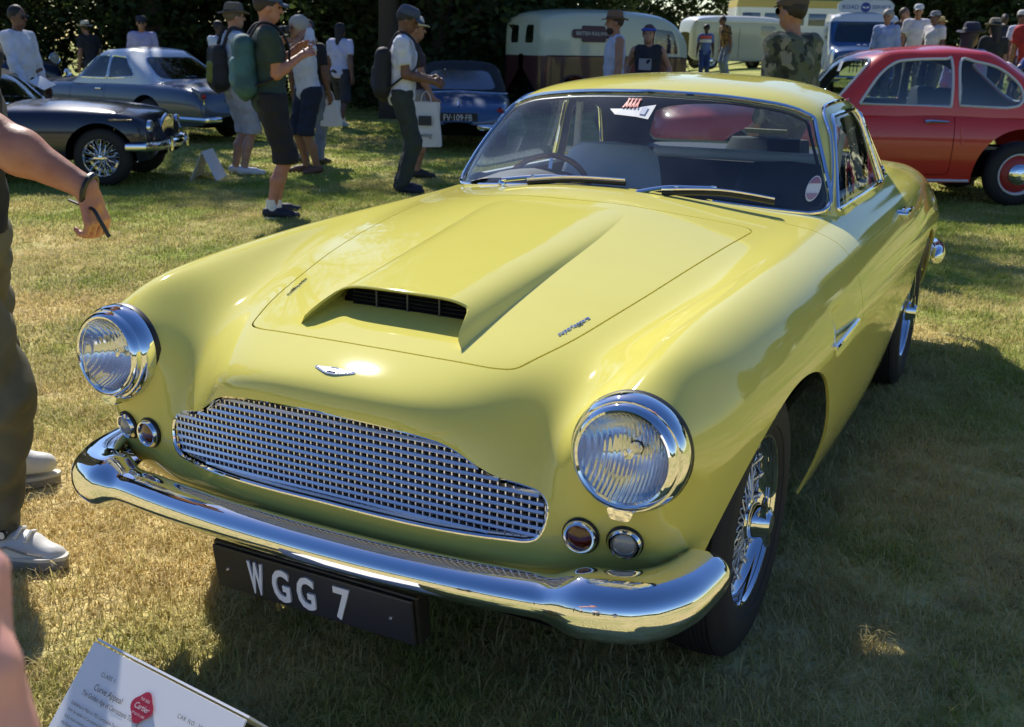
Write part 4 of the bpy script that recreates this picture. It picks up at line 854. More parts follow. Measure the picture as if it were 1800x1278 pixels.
f_sw = lambda V: np.where(np.abs(V[:, 0]) > .45, seg_sd(V[:, 1:], SWP), 1.0)
f_qw = lambda V: np.where(np.abs(V[:, 0]) > .40, seg_sd(V[:, 1:], QWP), 1.0)
f_rw = lambda V: np.where(V[:, 1] > 2.2, seg_sd(V[:, [0, 2]], RWP), 1.0)
P = (cV, cN, cT); gl = {}
for k, f in (('ws', f_ws), ('sw', f_sw), ('qw', f_qw), ('rw', f_rw)):
    gl[k] = clip(*P, f); P = clip(*P, f, False)
def front_cab(x, z, off=0):
    h = cab_bvh.ray_cast(Vector((x, -2, z)), Vector((0, 1, 0))); n = h[1] if h[1].y < 0 else -h[1]; return h[0]+n*off
V, N, T = flange(*P, .012); cpart(mesh('roof', V, T, M['paint'], None, True, N))
V, N, T = P; Vi = V-N*.010; lin = cpart(mesh('headlining', Vi, T[:, ::-1], mat('dark_headlining', (.035, .036, .04), .9), None, True, -N))
M['screen'] = glass_mat('windscreen_glass', (.88, .93, .95), 1.25, .015, .02)
def dust_haze(m, amount):
    """thin film of dust: a little of the light is scattered at the pane"""
    n = m.node_tree; L = n.links; out = n.nodes['Material Output']; src = out.inputs[0].links[0].from_socket
    d = n.nodes.new('ShaderNodeBsdfDiffuse'); d.inputs[0].default_value = (.75, .80, .85, 1); x = n.nodes.new('ShaderNodeMixShader')
    t = n.nodes.new('ShaderNodeTexCoord'); z = n.nodes.new('ShaderNodeTexNoise'); z.inputs['Scale'].default_value = 5; z.inputs['Detail'].default_value = 7
    r = n.nodes.new('ShaderNodeMapRange'); r.inputs[1].default_value = .35; r.inputs[2].default_value = .8; r.inputs[3].default_value = amount*.4; r.inputs[4].default_value = amount*1.8
    L.new(t.outputs['Object'], z.inputs['Vector']); L.new(z.outputs['Fac'], r.inputs[0]); L.new(r.outputs[0], x.inputs[0]); L.new(src, x.inputs[1]); L.new(d.outputs[0], x.inputs[2]); L.new(x.outputs[0], out.inputs[0])
dust_haze(M['screen'], .03)  # pale film imitates the bright sky haze on the windscreen, besides dust
wsc = cpart(mesh('windscreen', gl['ws'][0], gl['ws'][2], M['screen'], None, True, gl['ws'][1]))
for k, nm in (('sw', 'door_window'), ('qw', 'quarter_window')):
    for sg in (1, -1):
        q = clip(*gl[k], lambda V: -V[:, 0]*sg); o = cpart(mesh(nm, q[0], q[2], M['glass'], None, True, q[1]))
cpart(mesh('rear_window', gl['rw'][0], gl['rw'][2], M['glass'], None, True, gl['rw'][1]))
wp = [front_cab(x, z, .003) for x, z in WSP]
cpart(MB().tube(wp, .0075, 8, closed=True).build('windscreen_trim', M['chrome']))
wp2 = [front_cab(x*.978, 1.10+(z-1.10)*.93, -.004) for x, z in WSP]
cpart(MB().tube(wp2, .008, 6, closed=True, flat=.5).build('windscreen_seal', M['black']))
for sg in (1, -1):
    for nm, poly, rd in (('door_window_frame', SWP, .008), ('quarter_window_frame', QWP, .006)):
        pts = []
        for y, z in poly:
            h = cab_bvh.ray_cast(Vector((sg*2, y, z)), Vector((-sg, 0, 0))); n = h[1] if h[1].x*sg > 0 else -h[1]; pts.append(h[0]+n*.003)
        cpart(MB().tube(pts, rd, 8, closed=True).build(nm, M['chrome']))
    pts = []
    for y, z in spline([(1.03, .945), (1.10, 1.02), (1.22, 1.145), (1.315, 1.232), (1.5, 1.252), (1.8, 1.252), (2.05, 1.235)], 5):
        h = cab_bvh.ray_cast(Vector((sg*2, y, z)), Vector((-sg, 0, 0)))
        if h[0]: n = h[1] if h[1].x*sg > 0 else -h[1]; pts.append(h[0]+n*.004)
    cpart(MB().tube(pts, .006, 6).build('rain_gutter', M['chrome']))
# ---- wipers, washer jets
def wiper(pivot, arm, blade):
    w = cpart(empty('wiper', pivot)); R = lambda p: Vector(p)-Vector(pivot)
    MB().lathe([(.013, -.012), (.014, .004), (.012, .012), (.008, .018), (.0001, .020)], n=16).build('wiper_pivot', M['chrome'], w)
    a = spline([R(p) for p in arm], 6); MB().tube(a, np.linspace(.0075, .0045, len(a)), 8).build('wiper_arm', M['chrome'], w)
    for t in (.45, .98): k = a[int(t*(len(a)-1))]; MB().box(k, (.020, .012, .012), bev=.003).build('arm_clip', M['chrome'], w)
    b = spline([R(p) for p in blade], 6); MB().tube(b+np.array([0, -.004, .010]), .0042, 6).build('blade_carrier', M['chrome'], w)
    MB().tube(b+np.array([0, .001, -.001]), .006, 6, flat=1.4).build('wiper_blade', M['black'], w)
wiper((-.342, .748, .982), [(-.342, .745, 1.0), (-.26, .76, 1.012), (-.18, .757, 1.022), (-.112, .756, 1.024)], [(-.244, .738, 1.0), (-.087, .744, 1.018), (.088, .756, 1.020)])
wiper((.142, .715, .984), [(.142, .712, 1.0), (.221, .752, 1.016), (.30, .780, 1.019), (.362, .806, 1.020)], [(.214, .735, 1.002), (.381, .798, 1.006), (.533, .852, .986)])
for p in ((-.204, .70, .982), (.194, .70, .980)):
    cpart(MB().lathe([(.008, -.01), (.008, .004), (.005, .010), (.0001, .011)], p, n=12).box((p[0], p[1]-.006, p[2]+.006), (.004, .010, .004)).build('washer_jet', M['chrome']))
# ---- stickers on the glass
def on_glass(name, poly, c, m, off=-.006, parent=None):
    x0, z0 = c; V = [front_cab(x0+u, z0+v, off) for u, v in poly]; o = mesh(name, V, [tuple(range(len(V)))], m, None, False); o.modifiers.new('t', 'SOLIDIFY').thickness = .001; return cpart(o)
M['red'] = mat('red_print', (.65, .02, .03), .4); M['paper'] = mat('white_paper', (.8, .8, .78), .6); M['bluegrey'] = mat('blue_grey_print', (.35, .42, .6), .5)
on_glass('windscreen_sticker', [(-.078, .004), (-.05, -.012), (.028, -.016), (.075, -.022), (.078, .022), (.04, .016), (.005, .008), (-.03, .006)], (-.025, 1.219), M['paper'], .002)
for k in range(4):
    x = -.035+k*.013; on_glass('sticker_lettering', [(x, .006), (x+.010, .034), (x+.016, .034), (x+.006, .006)], (-.025, 1.221), M['red'], .004); on_glass('sticker_lettering', [(x+.006, .034), (x+.011, .034), (x+.017, .008), (x+.012, .008)], (-.025, 1.221), M['red'], .005)
on_glass('sticker_lettering', [(.036, -.008), (.056, -.010), (.058, .012), (.038, .011)], (-.025, 1.219), M['bluegrey'], .004)
ov = [(.018*math.cos(a), .036*math.sin(a)) for a in np.linspace(0, 2*PI, 28, endpoint=False)]
on_glass('oval_sticker', ov, (.607, 1.012), M['paper'], .002)
on_glass('sticker_band', [p for p in [(q[0]*.88, q[1]*.88) for q in ov] if p[1] > .012], (.607, 1.012), mat('purple_print', (.38, .20, .28), .5), .004)
on_glass('sticker_band', [p for p in [(q[0]*.88, q[1]*.88) for q in ov] if p[1] < -.012], (.607, 1.012), mat('red_print_pale', (.5, .32, .38), .5), .004)
# ---- interior
M['trim_dark'] = mat('dark_trim', (.022, .026, .034), .55, bump=(40, .2, .003))
ds = [[(x, .80+.60*x*x*.75+.02, .965-.03*abs(x)), (x, .98+.35*x*x, .972), (x, 1.06+.2*x*x, .965), (x, 1.075+.2*x*x, .93), (x, 1.05+.2*x*x, .74)] for x in np.linspace(-.64, .64, 25)]
cpart(MB().grid(ds).build('dashboard', M['trim_dark'], fix=False))
bin_ = []
for u in np.linspace(0, 1, 8):
    bin_.append([(-.36+.19*math.cos(a), .90+.17*u, .955+.055*math.sin(a)*(.6+.4*u)) for a in np.linspace(PI, 0, 14)])
cpart(MB().grid(bin_).build('instrument_binnacle', M['trim_dark'], fix=False))
sw = cpart(empty('steering_wheel', (-.375, 1.13, .865))); sw.rotation_euler = (math.radians(68), 0, 0)
MB().tube([(.19*math.cos(a), .19*math.sin(a), 0) for a in np.linspace(0, 2*PI, 40, endpoint=False)], .0105, 8, closed=True).build('wheel_rim', M['wood'], sw)
for a in (PI/2, PI/2+2.1, PI/2-2.1): MB().tube([(0, 0, -.02), (.185*math.cos(a), .185*math.sin(a), 0)], .008, 6, flat=.4).build('wheel_spoke', M['alu'], sw)
MB().lathe([(.0001, .01), (.03, .006), (.035, -.02), (.03, -.30)], n=20).build('steering_boss', M['black'], sw)
def seat(x, y, m, top=1.0):
    s = cpart(empty('front_seat', (x, y, .40)))
    G = []
    for v in np.linspace(0, 1, 10):
        zz = .12+(top-.52)*v; w = .25*(1-.22*v**3); G.append([(w*math.cos(a)*(1-.0*v), .10*v+ .075*math.sin(a)*(1-.3*v), zz+.0) for a in np.linspace(0, 2*PI, 20)])
    G.append([(p[0]*.75, .10+(p[1]-.10)*.6, p[2]+.035) for p in G[-1]]); G.append([(p[0]*.1, .10, p[2]+.01) for p in G[-1]])
    MB().grid(G).build('backrest', m, s, fix=True)
    MB().box((0, -.24, .08), (.50, .50, .16), bev=.05).build('seat_cushion', m, s)
seat(-.36, 1.66, M['cream_leather'], 1.01); seat(.36, 1.72, M['dark_leather'], .97)
rb = cpart(empty('rear_bench', (0, 2.22, .5)))
MB().box((.08, .0, .37), (.98, .10, .20), Matrix.Rotation(-.2, 3, 'X'), bev=.04).build('backrest', M['trim_dark'], rb)
MB().tube([(-.33, -.03, .488), (0, -.04, .492), (.3, -.03, .492), (.56, .0, .49)], .024, 10).build('top_roll', M['cream_leather'], rb)
MB().box((0, -.28, .06), (1.0, .5, .16), bev=.04).build('seat_cushion', M['trim_dark'], rb)
cpart(MB().box((0, 2.50, .985), (1.0, .44, .02), bev=.004).build('parcel_shelf', M['trim_dark'], smooth=False))
G = [[(.13+.19*math.cos(a)*(1-.1*v), 2.33+.05*v+.03*math.sin(a), .99+.065*v*(1 if v < 1 else 1)) for a in np.linspace(0, 2*PI, 20)] for v in (0, .5, .9, 1)]
cpart(MB().grid(G+[[(p[0]*.5+.065, p[1], p[2]+.004) for p in G[-1]]]).build('cushion', mat('grey_cloth', (.16, .17, .16), .9)))
cpart(MB().box((.22, 2.27, 1.03), (.14, .012, .075), Matrix.Rotation(.3, 3, 'X')).build('folder', M['black'], smooth=False))
cpart(MB().box((.09, 2.46, 1.078), (.19, .004, .022), Matrix.Rotation(.4, 3, 'X')).build('window_card', mat('yellowed_card', (.62, .58, .34), .7), smooth=False))
cpart(MB().box((0, 1.6, .30), (1.2, 2.3, .04)).build('cabin_floor', M['trim_dark'], smooth=False))
for s in (1, -1):
    G = [[(s*(.63-.02*k), y, .955-.33*k) for k in (0, .08, .5, 1)] for y in np.linspace(1.05, 2.3, 14)]
    cpart(MB().grid(G).build('door_card', M['dark_leather'], fix=False))
    cpart(MB().tube([(s*.635, y, .958) for y in np.linspace(1.1, 2.25, 10)], .016, 8, flat=.7).build('door_capping', M['cream_leather']))
    cpart(MB().tube([(s*.60, 1.93, .96), (s*.545, 1.83, 1.21)], .016, 8).build('door_pillar', M['white']))
# hanging card in the passenger window
cpart(MB().box((0, 0, 0), (.004, .09, .22), Matrix.Rotation(-.25, 3, 'X')).build('window_notice', mat('grey_paper', (.45, .45, .47), .7), smooth=False)).location = (.615, 1.36, 1.06)
# ---- outside details: strakes, handles, badges, rear bumper ends
def side_pt(s, y, z, off=0.):
    h = body_bvh.ray_cast(Vector((s*2, y, z)), Vector((-s, 0, 0))); n = h[1] if h[1].x*s > 0 else -h[1]; return h[0]+n*off
for s in (1, -1):
    a = [side_pt(s, y, .705+.02*(y-.33), .004) for y in np.linspace(.31, .625, 9)]
    cpart(MB().tube(a, [.006]+[.0085]*7+[.006], 8, flat=.8).build('side_strake', M['chrome']))
    hd = empty('door_handle', side_pt(s, 1.80, .855)); cpart(hd); c = hd.location
    MB().tube([side_pt(s, y, z, o)-c for y, z, o in ((1.70, .857, .018), (1.74, .857, .026), (1.84, .855, .024), (1.90, .853, .010), (1.92, .852, .0))], [.009, .010, .009, .008, .005], 8).build('handle_grip', M['chrome'], hd)
    MB().lathe([(.014, -.02), (.014, .02)], side_pt(s, 1.71, .857, .01)-c, 'x', 12, cap=True).build('push_button', M['chrome'], hd)
    MB().prism(rounded([(-.05, -.02), (.05, -.02), (.05, .02), (-.05, .02)], .015), -.004, .004, lambda u, v, k: Vector((s*k, u, v))+Vector((0, 0, 0))).build('handle_plate', M['chrome'], hd)
    pc2 = spline([(.58, 3.80), (.69, 3.76), (.76, 3.66), (.79, 3.5), (.785, 3.36)], 6); G = []
    for i, (x, y) in enumerate(pc2):
        a_ = pc2[max(i-1, 0)]; b_ = pc2[min(i+1, len(pc2)-1)]; t = (b_-a_)/np.linalg.norm(b_-a_); k = 1 if i < len(pc2)-4 else [.9, .7, .4, .05][i-len(pc2)+4]
        G.append([(s*(x+t[1]*-.035*math.cos(p)*-1*k), y-t[0]*.035*math.cos(p)*k*-1*-1, .432+.048*math.sin(p)*k) for p in np.linspace(0, 2*PI, 16)])
    cpart(MB().grid(G).build('rear_bumper_end', M['chrome']))
    # small script badge along the bonnet edge
    p0 = Vector((.366*s, -.335, 0)); p1 = Vector((.392*s, -.225, 0))
    if s < 0: p0, p1 = p1, p0
    p0, p1 = [top_z(q.x, q.y)[0]+Vector((0, 0, .001)) for q in (p0, p1)]; ex = (p1-p0).normalized(); nz = top_z((p0.x+p1.x)/2, (p0.y+p1.y)/2)[1]; ey = nz.cross(ex).normalized(); nz = ex.cross(ey)
    mid = (p0+p1)/2; mx = Matrix(((ex.x, ey.x, nz.x, mid.x), (ex.y, ey.y, nz.y, mid.y), (ex.z, ey.z, nz.z, mid.z), (0, 0, 0, 1)))
    o = text_obj('script_badge', 'superleggera', .0165, M['chrome'], bonnet, .0012, matrix=mx, shear=.35, offset=.0003)
    k = (p1-p0).length/max(.001, max(v.co.x for v in o.data.vertices)-min(v.co.x for v in o.data.vertices))
    for v in o.data.vertices: v.co.x *= k
# winged nose badge
pb, nb = top_z(0, -.648); ex = Vector((1, 0, 0)); ey = nb.cross(ex).normalized(); 
BM = Matrix(((ex.x, ey.x, nb.x, pb.x), (ex.y, ey.y, nb.y, pb.y), (ex.z, ey.z, nb.z, pb.z), (0, 0, 0, 1))).to_3x3()
bd = cpart(empty('nose_badge', pb)); F3 = lambda u, v, k: BM @ Vector((u, v, k-.0018*abs(u)/.05))
out_ = spline([(0, -.013), (.012, -.0125), (.030, -.006), (.048, .002), (.0505, .007), (.046, .0095), (.030, .0085), (.012, .0105), (0, .0105)], 4)
MB().prism(sym(out_), -.002, .003, F3).build('badge_plate', M['chrome'], bd)
en = mat('badge_enamel', (.55, .57, .58), .25, .3)
for s in (1, -1):
    for k in range(5): MB().prism([(s*(.012+k*.0068), -.0095+k*.0030), (s*(.0165+k*.0068), -.0085+k*.0030), (s*(.0155+k*.0066), .0075-k*.0003), (s*(.0115+k*.0066), .0078-k*.0003)], .003, .0042, F3).build('badge_feather', en, bd, smooth=False)
MB().prism([(-.010, -.005), (.010, -.005), (.010, .004), (-.010, .004)], .003, .0045, F3).build('badge_centre', mat('badge_green', (.02, .10, .06), .3), bd, smooth=False)
# ---- wire wheels
M['spoke'] = mat('bright_spoke', (.80, .81, .83), .28, .55)
def make_wheel():
    w = empty('wheel', (.686, 0, .335))
    tp = [(.200, -.062), (.215, -.078), (.250, -.086), (.290, -.084), (.318, -.074), (.331, -.060)]
    for k in range(-5, 6): tp += [(.3365-.0006*k*k*.3, k*.0105-.0035), (.3335-.0006*k*k*.3, k*.0105-.0025), (.3335-.0006*k*k*.3, k*.0105+.0025), (.3365-.0006*k*k*.3, k*.0105+.0035)]
    tp += [(.331, .060), (.318, .074), (.300, .0815), (.298, .0835), (.270, .0865), (.250, .086), (.235, .0835), (.233, .0805), (.215, .076), (.200, .062)]
    MB().lathe(tp, axis='x', n=72).build('tyre', M['rubber'], w)
    MB().lathe([(.2000, .050), (.205, .060), (.2115, .066), (.2135, .0705), (.2115, .0735), (.206, .0725), (.202, .066), (.1995, .052), (.197, .040), (.188, .032), (.184, .0), (.186, -.03), (.198, -.05), (.21, -.06)], axis='x', n=72).build('rim', M['chrome'], w)
    MB().lathe([(.030, -.06), (.058, -.05), (.060, -.035), (.045, -.028), (.040, .03), (.048, .045), (.050, .058), (.040, .064), (.0001, .066)], axis='x', n=32).build('hub', M['chrome'], w)
    sp = MB(); sp.lathe([(.044, .058), (.046, .074), (.040, .086), (.036, .098), (.026, .112), (.0001, .118)], axis='x', n=10)
    for a in (0, PI): 
        R = Matrix.Rotation(a+.5, 3, 'X'); sp.add([R @ Vector(p) for p in [(.088, -.016, .03), (.104, -.012, .03), (.104, .012, .03), (.088, .016, .03), (.094, -.010, .086), (.103, -.007, .086), (.103, .007, .086), (.094, .010, .086)]], [(0, 1, 2, 3), (4, 7, 6, 5), (0, 4, 5, 1), (1, 5, 6, 2), (2, 6, 7, 3), (3, 7, 4, 0)])
    sp.build('spinner', M['chrome'], w)
    MB().lathe([(.12, -.05), (.135, -.03), (.135, .0), (.0001, .0)], axis='x', n=24).build('brake_drum', mat('brake_iron', (.03, .03, .032), .6, .5), w)
    for i, (r0, h0, r1, h1, da) in enumerate(((.047, .052, .188, .012, .62), (.047, .050, .188, .018, -.62), (.057, -.038, .193, .036, .42), (.057, -.040, .193, .040, -.42))):
        a = Vector((h0, 0, r0)); b = Vector((h1, r1*math.sin(da), r1*math.cos(da))); d = (b-a).normalized()
        me = MB().tube([a, b], .0023, 6, cap=False).tube([b-d*.016, b-d*.004], .0043, 6).build('spoke', M['spoke'], w)
        n = 20 if i > 1 else 16
        for k in range(n):
            o = me if k == 0 else link(me.copy(), w); o.rotation_euler = (2*PI*(k+.5*(i % 2))/n, 0, 0)
    return w
w0 = make_wheel(); wheels = [w0]+[copy_tree(w0) for _ in range(3)]
for w, (x, y, r) in zip(wheels, ((.682, 0, 0), (.706, 2.489, 0), (-.682, 0, PI), (-.706, 2.489, PI))):
    w.location = (x, y, .335); w.rotation_euler = (0, 0, r); cpart(w)
# ------------------------------------------------------------------ other vehicles
def paint(name, c, rough=.35, metal=0.): return mat(name, c, rough, metal, coat=.8, coat_rough=.05, spec=.4)
def gwheel(parent, x, y, r, w=.16, style='disc', face=None, cap=None, n=36):
    """r tyre radius; outer face towards the sign of x"""
    wh = empty('wheel', (x, y, r)); wh.parent = parent; wh.rotation_euler = (0, 0, 0 if x > 0 else PI); k = r/.33; h = w/2
    MB().lathe([(.205*k, -h), (.25*k, -h-.012), (.305*k, -h*.8), (.33*k, -h*.4), (.33*k, h*.4), (.305*k, h*.85), (.25*k, h+.008), (.205*k, h-.005)], axis='x', n=n).build('tyre', M['rubber'], wh)
    if style == 'wire':
        MB().lathe([(.198*k, h*.3), (.205*k, h*.75), (.214*k, h+.004), (.210*k, h+.010), (.196*k, h-.01), (.185*k, h*.1), (.19*k, -h)], axis='x', n=n).build('rim', M['chrome'], wh)
        MB().lathe([(.15*k, -.04), (.0001, -.03)], axis='x', n=20).build('brake_drum', M['black'], wh)
        MB().lathe([(.05*k, -.02), (.045*k, h*.9), (.03*k, h+.03), (.0001, h+.035)], axis='x', n=18).tube([(h+.02, -.075*k, 0), (h+.03, 0, 0), (h+.02, .075*k, 0)], .014*k, 6).build('hub', M['chrome'], wh)
        for j, (a0, b0, da) in enumerate(((h*.8, h*.25, .5), (h*.8, h*.25, -.5), (-.02, h*.6, .35), (-.02, h*.6, -.35))):
            me = MB().tube([(a0, 0, .045*k), (b0, .19*k*math.sin(da), .19*k*math.cos(da))], .0035*k, 5, cap=False).build('spoke', M['chrome'], wh)
            for q in range(12):
                o = me if q == 0 else link(me.copy(), wh); o.rotation_euler = (2*PI*(q+.5*(j % 2)+.25*(j > 1))/12, 0, 0)
    else:
        MB().lathe([(.205*k, h-.005), (.212*k, h+.006), (.205*k, h+.012), (.190*k, h-.005), (.186*k, h-.03)], axis='x', n=n).build('rim', M['alu'] if style != 'ring' else cloth('rim_white', (.75, .75, .74), .4), wh)
        MB().lathe([(.19*k, h-.03), (.165*k, h-.012), (.13*k, h-.004), (.10*k, h+.0), (.0001, h)], axis='x', n=n).build('wheel_disc', face or M['black'], wh)
        MB().lathe([(.108*k, h-.004), (.105*k, h+.014), (.085*k, h+.030), (.05*k, h+.042), (.0001, h+.046)], axis='x', n=n).build('hub_cap', cap or M['chrome'], wh)
        if style == 'ring':
            for q in range(18):
                a = 2*PI*q/18; MB().lathe([(.012*k, h-.013), (.0001, h-.010)], axis='x', n=8).build('wheel_hole', M['void'], wh).location = (0, .150*k*math.cos(a), .150*k*math.sin(a))
    return wh
def bgcar(name, label, loc, rz, rows, cab, pm, wheels, arches, roofm=None, level=3, windows=True, wr=.32, wstyle='disc', wface=None, group='classic cars parked on the show field', doors=(), gm=None):
    """rows: (y, half width, shoulder z, centre z, bottom z) nose to tail, nose towards -y; cab: dict of the greenhouse"""
    root = empty(name, loc, rz, label, 'car', group); CVt = []; Q = []; R = []
    e = lambda r, d: (r[0]+d, r[1]*.35, r[4]+(r[2]-r[4])*.62, r[4]+(r[2]-r[4])*.68, r[4]+(r[2]-r[4])*.42)
    rows = [e(rows[0], -.035)]+list(rows)+[e(rows[-1], .035)]
    for (y, w, zs, zc, zb, *q) in rows:
        zm = zb+(zs-zb)*.62; zl = zb+(zs-zb)*.28
        R.append([len(CVt)+i for i in range(7)]); CVt += [(0, y, zc), (.45*w, y, zc-.006-(zc-zs)*.12), (.80*w, y, zs+(zc-zs)*.18), (.95*w, y, zs-.05*(zs-zb)*2), (w, y, zm), (w*.985, y, zl), (w*.92, y, zb)]
    for a, b in zip(R[:-1], R[1:]):
        for i in range(6): Q.append((a[i], a[i+1], b[i+1], b[i]))
    y0, w0, s0, c0, b0 = rows[0][:5]; y1, w1, s1, c1, b1 = rows[-1][:5]
    def nrm(V, Qd):
        T = tris(Qd); N = vnormals(V, Qd)
        if N[np.argmax(V[:, 2]), 2] < 0: T = T[:, ::-1].copy(); N = -N
        return V, N, T
    P = nrm(*subsurf(*mirror_cage(CVt, Q), level, 4)); full = P
    for (y, r, *sc) in arches: P = clip(*P, lambda V: np.where(np.abs(V[:, 0]) > .35, np.hypot((V[:, 1]-y)/(sc[0] if sc else 1), V[:, 2]-wr)-r, 1.), False)
    if cab: P = clip(*P, lambda V: np.where(V[:, 2] > cab['z0']-.22, seg_sd(V[:, :2], [(-cab['w0']+.06, cab['yf0']+.12), (cab['w0']-.06, cab['yf0']+.12), (cab['w0']-.06, cab['yr0']-.12), (-cab['w0']+.06, cab['yr0']-.12)]), 1.), False)
    for dp in doors:
        for sg in (1, -1):
            f = lambda V, o: np.where(V[:, 0]*sg > .3, seg_sd(V[:, 1:], dp)+o, 1.)
            d = clip(*P, lambda V: f(V, .004)); P = clip(*P, lambda V: f(V, -.004), False); V, N, T = flange(*d, .02); mesh('door', V, T, pm, root, True, N)
    V, N, T = flange(*P, .03); mesh('body_shell', V, T, pm, root, True, N); bvh = BVHTree.FromPolygons([Vector(v) for v in full[0]], [tuple(int(i) for i in t) for t in full[2]])
    zb = min(r[4] for r in rows); mw = max(r[1] for r in rows); MB().box((0, (y0+y1)/2, zb+.16), (mw*1.3, (y1-y0)*.9, .24)).build('underbody', M['void'], root, smooth=False)
    out = dict(root=root, bvh=bvh)
    if cab:
        c = cab; yf0, yf1, yr1, yr0, wb, wt, z0, z1, z2 = (c[k] for k in ('yf0', 'yf1', 'yr1', 'yr0', 'w0', 'w1', 'z0', 'z1', 'z2')); bow = c.get('bow', .15)
        def ringp(t):
            # t: 0 belt .. 1 roof edge
            e = lambda a, b: a+(b-a)*t; yf, yr, w, z = e(yf0, yf1), e(yr0, yr1), e(wb, wt), e(z0, z1); bl = .03*math.sin(PI*t)
            L_ = yr-yf; return [(0, yf-bl*.6, z), (.38*w, yf+.10*bow-bl*.6, z), (.74*w, yf+.4*bow-bl*.5, z), (w+bl*.4, yf+1.15*bow, z), (w+bl, yf+.36*L_, z), (w+bl, yf+.58*L_, z), (w+bl*.9, yf+.78*L_, z), (w*.93+bl*.5, yr-.9*bow, z), (.66*w, yr-.22*bow+bl*.4, z), (.34*w, yr-.03*bow+bl*.5, z), (0, yr+bl*.5, z)]
        V2 = []; rg_ = []
        for t in (-.12, .06, .5, 1.0):
            rg_.append([len(V2)+i for i in range(11)]); V2 += ringp(t)
        Q2 = [(a[i], a[i+1], b[i+1], b[i]) for a, b in zip(rg_[:-1], rg_[1:]) for i in range(10)]; U = rg_[3]; up = [V2[i] for i in U]
        rr = [[U[0], U[1], U[2], U[3]]]
        for k, f in ((4, .75), (5, 1.0), (6, .8)):
            y = up[k][1]; row = []
            for u in (0, .4, .75): row.append(len(V2)); V2.append((up[k][0]*u, y, z1+(z2-z1)*f*(1-.55*u**2.2)))
            rr.append(row+[U[k]])
        rr.append([U[10], U[9], U[8], U[7]]); Q2 += [(rr[i][j], rr[i][j+1], rr[i+1][j+1], rr[i+1][j]) for i in range(4) for j in range(3)]
        P = nrm(*subsurf(*mirror_cage(V2, Q2), level, 4)); cb = BVHTree.FromPolygons([Vector(v) for v in P[0]], [tuple(int(i) for i in t) for t in P[2]]); out['cab'] = cb
        gm = gm or M['dark_glass']; frames = []
        if windows:
            dz = z1-z0; FW = rounded([(-wb*.93, z0+.03), (wb*.93, z0+.03), (wt*.93, z1-.035), (-wt*.93, z1-.035)], .09); RW = c.get('rear') or rounded([(-wb*.80, z0+.05), (wb*.80, z0+.05), (wt*.80, z1-.05), (-wt*.80, z1-.05)], .10)
            todo = [('windscreen', lambda V: np.where(V[:, 1] < (yf1+.2), seg_sd(V[:, [0, 2]], FW), 1.), [('xz', FW, -9, 1)]), ('rear_window', lambda V: np.where(V[:, 1] > yr1-.15, seg_sd(V[:, [0, 2]], RW), 1.), [('xz', RW, 9, -1)])]
            for sp in c.get('side', ()):
                for sg in (1, -1): todo.append(('side_window', (lambda V, sp=sp, sg=sg: np.where(V[:, 0]*sg > wt*.6, seg_sd(V[:, 1:], sp), 1.)), [('yz', sp, sg*9, -sg)]))
            for nm, f, fr in todo:
                g = clip(*P, f); P = clip(*P, f, False)
                if len(g[2]): mesh(nm, g[0], g[2], gm, root, True, g[1])
                for kind, poly, far_, d in fr:
                    pts = []
                    for u, v in poly:
                        h = cb.ray_cast(Vector((u, far_, v)), Vector((0, d, 0))) if kind == 'xz' else cb.ray_cast(Vector((far_, u, v)), Vector((d, 0, 0)))
                        if h[0]: pts.append(h[0])
                    if len(pts) > 4: MB().tube(pts, c.get('trim', .011), 6, closed=True).build('window_frame', M['chrome'] if not c.get('trimm') else c['trimm'], root)
        V, N, T = flange(*P, .02); mesh('roof' if not c.get('soft') else 'soft_top', V, T, roofm or pm, root, True, N); Vi = P[0]-P[1]*.02; mesh('headlining', Vi, P[2][:, ::-1], cloth('lining_grey', (.10, .10, .10)), root, True, -P[1])
        if windows:
            for x in (-.33, .33):
                yy = yf0+.52*(yr0-yf0); MB().box((x, yy, z0-.06), (.46, .14, .52), Matrix.Rotation(-.2, 3, 'X'), bev=.05).box((x, yy-.26, z0-.30), (.46, .44, .14), bev=.05).build('front_seat', c.get('seat') or M['trim_dark'], root)
            MB().box((0, yf0+.22, z0-.05), (wb*1.8, .24, .10), bev=.03).build('dashboard', M['trim_dark'], root); MB().tube([(.36*(c.get('rhd', 1))+.18*math.cos(a), yf0+.42+.06*math.sin(a), z0+.0+.17*math.sin(a)) for a in np.linspace(0, 2*PI, 24, endpoint=False)], .012, 6, closed=True).build('steering_wheel', M['black'], root)
    for (x, y) in wheels:
        for s_ in (1, -1): gwheel(root, s_*x, y, wr, .15, wstyle, wface)
    return out
def bar(root, name, pts, r, m, flat=1., n=8): return MB().tube(pts, r, n, flat=flat).build(name, m, root)
def sp(bvh, s, y, z, o=.0):
    h = bvh.ray_cast(Vector((s*3, y, z)), Vector((-s, 0, 0))); n = h[1] if h[1].x*s > 0 else -h[1]; return h[0]+n*o
def bp(bvh, x, z, d, o=0.):      # d=-1 from the nose, +1 from the tail
    h = bvh.ray_cast(Vector((x, d*6, z)), Vector((0, -d, 0)))
    if not h[0]: return Vector((x, d*2, z))
    n = h[1] if h[1].y*d > 0 else -h[1]; return h[0]+n*o
def lamp(root, name, p, r, m, d, rim=True):
    l = empty(name, p); l.parent = root
    if rim: MB().lathe([(r*1.18, .02), (r*1.22, -.005*1), (r*1.12, -.02), (r, -.014)], axis='y', n=24).build('lamp_rim', M['chrome'], l)
    MB().lathe([(.0001, -.022), (r*.6, -.018), (r, -.010)], axis='y', n=24).build('lamp_lens', m, l)
    if d > 0: l.rotation_euler = (0, 0, PI)
    return l
HEAD = lambda dx, dy: math.atan2(dx, -dy)       # rz so that the nose (-y) points to (dx, dy)
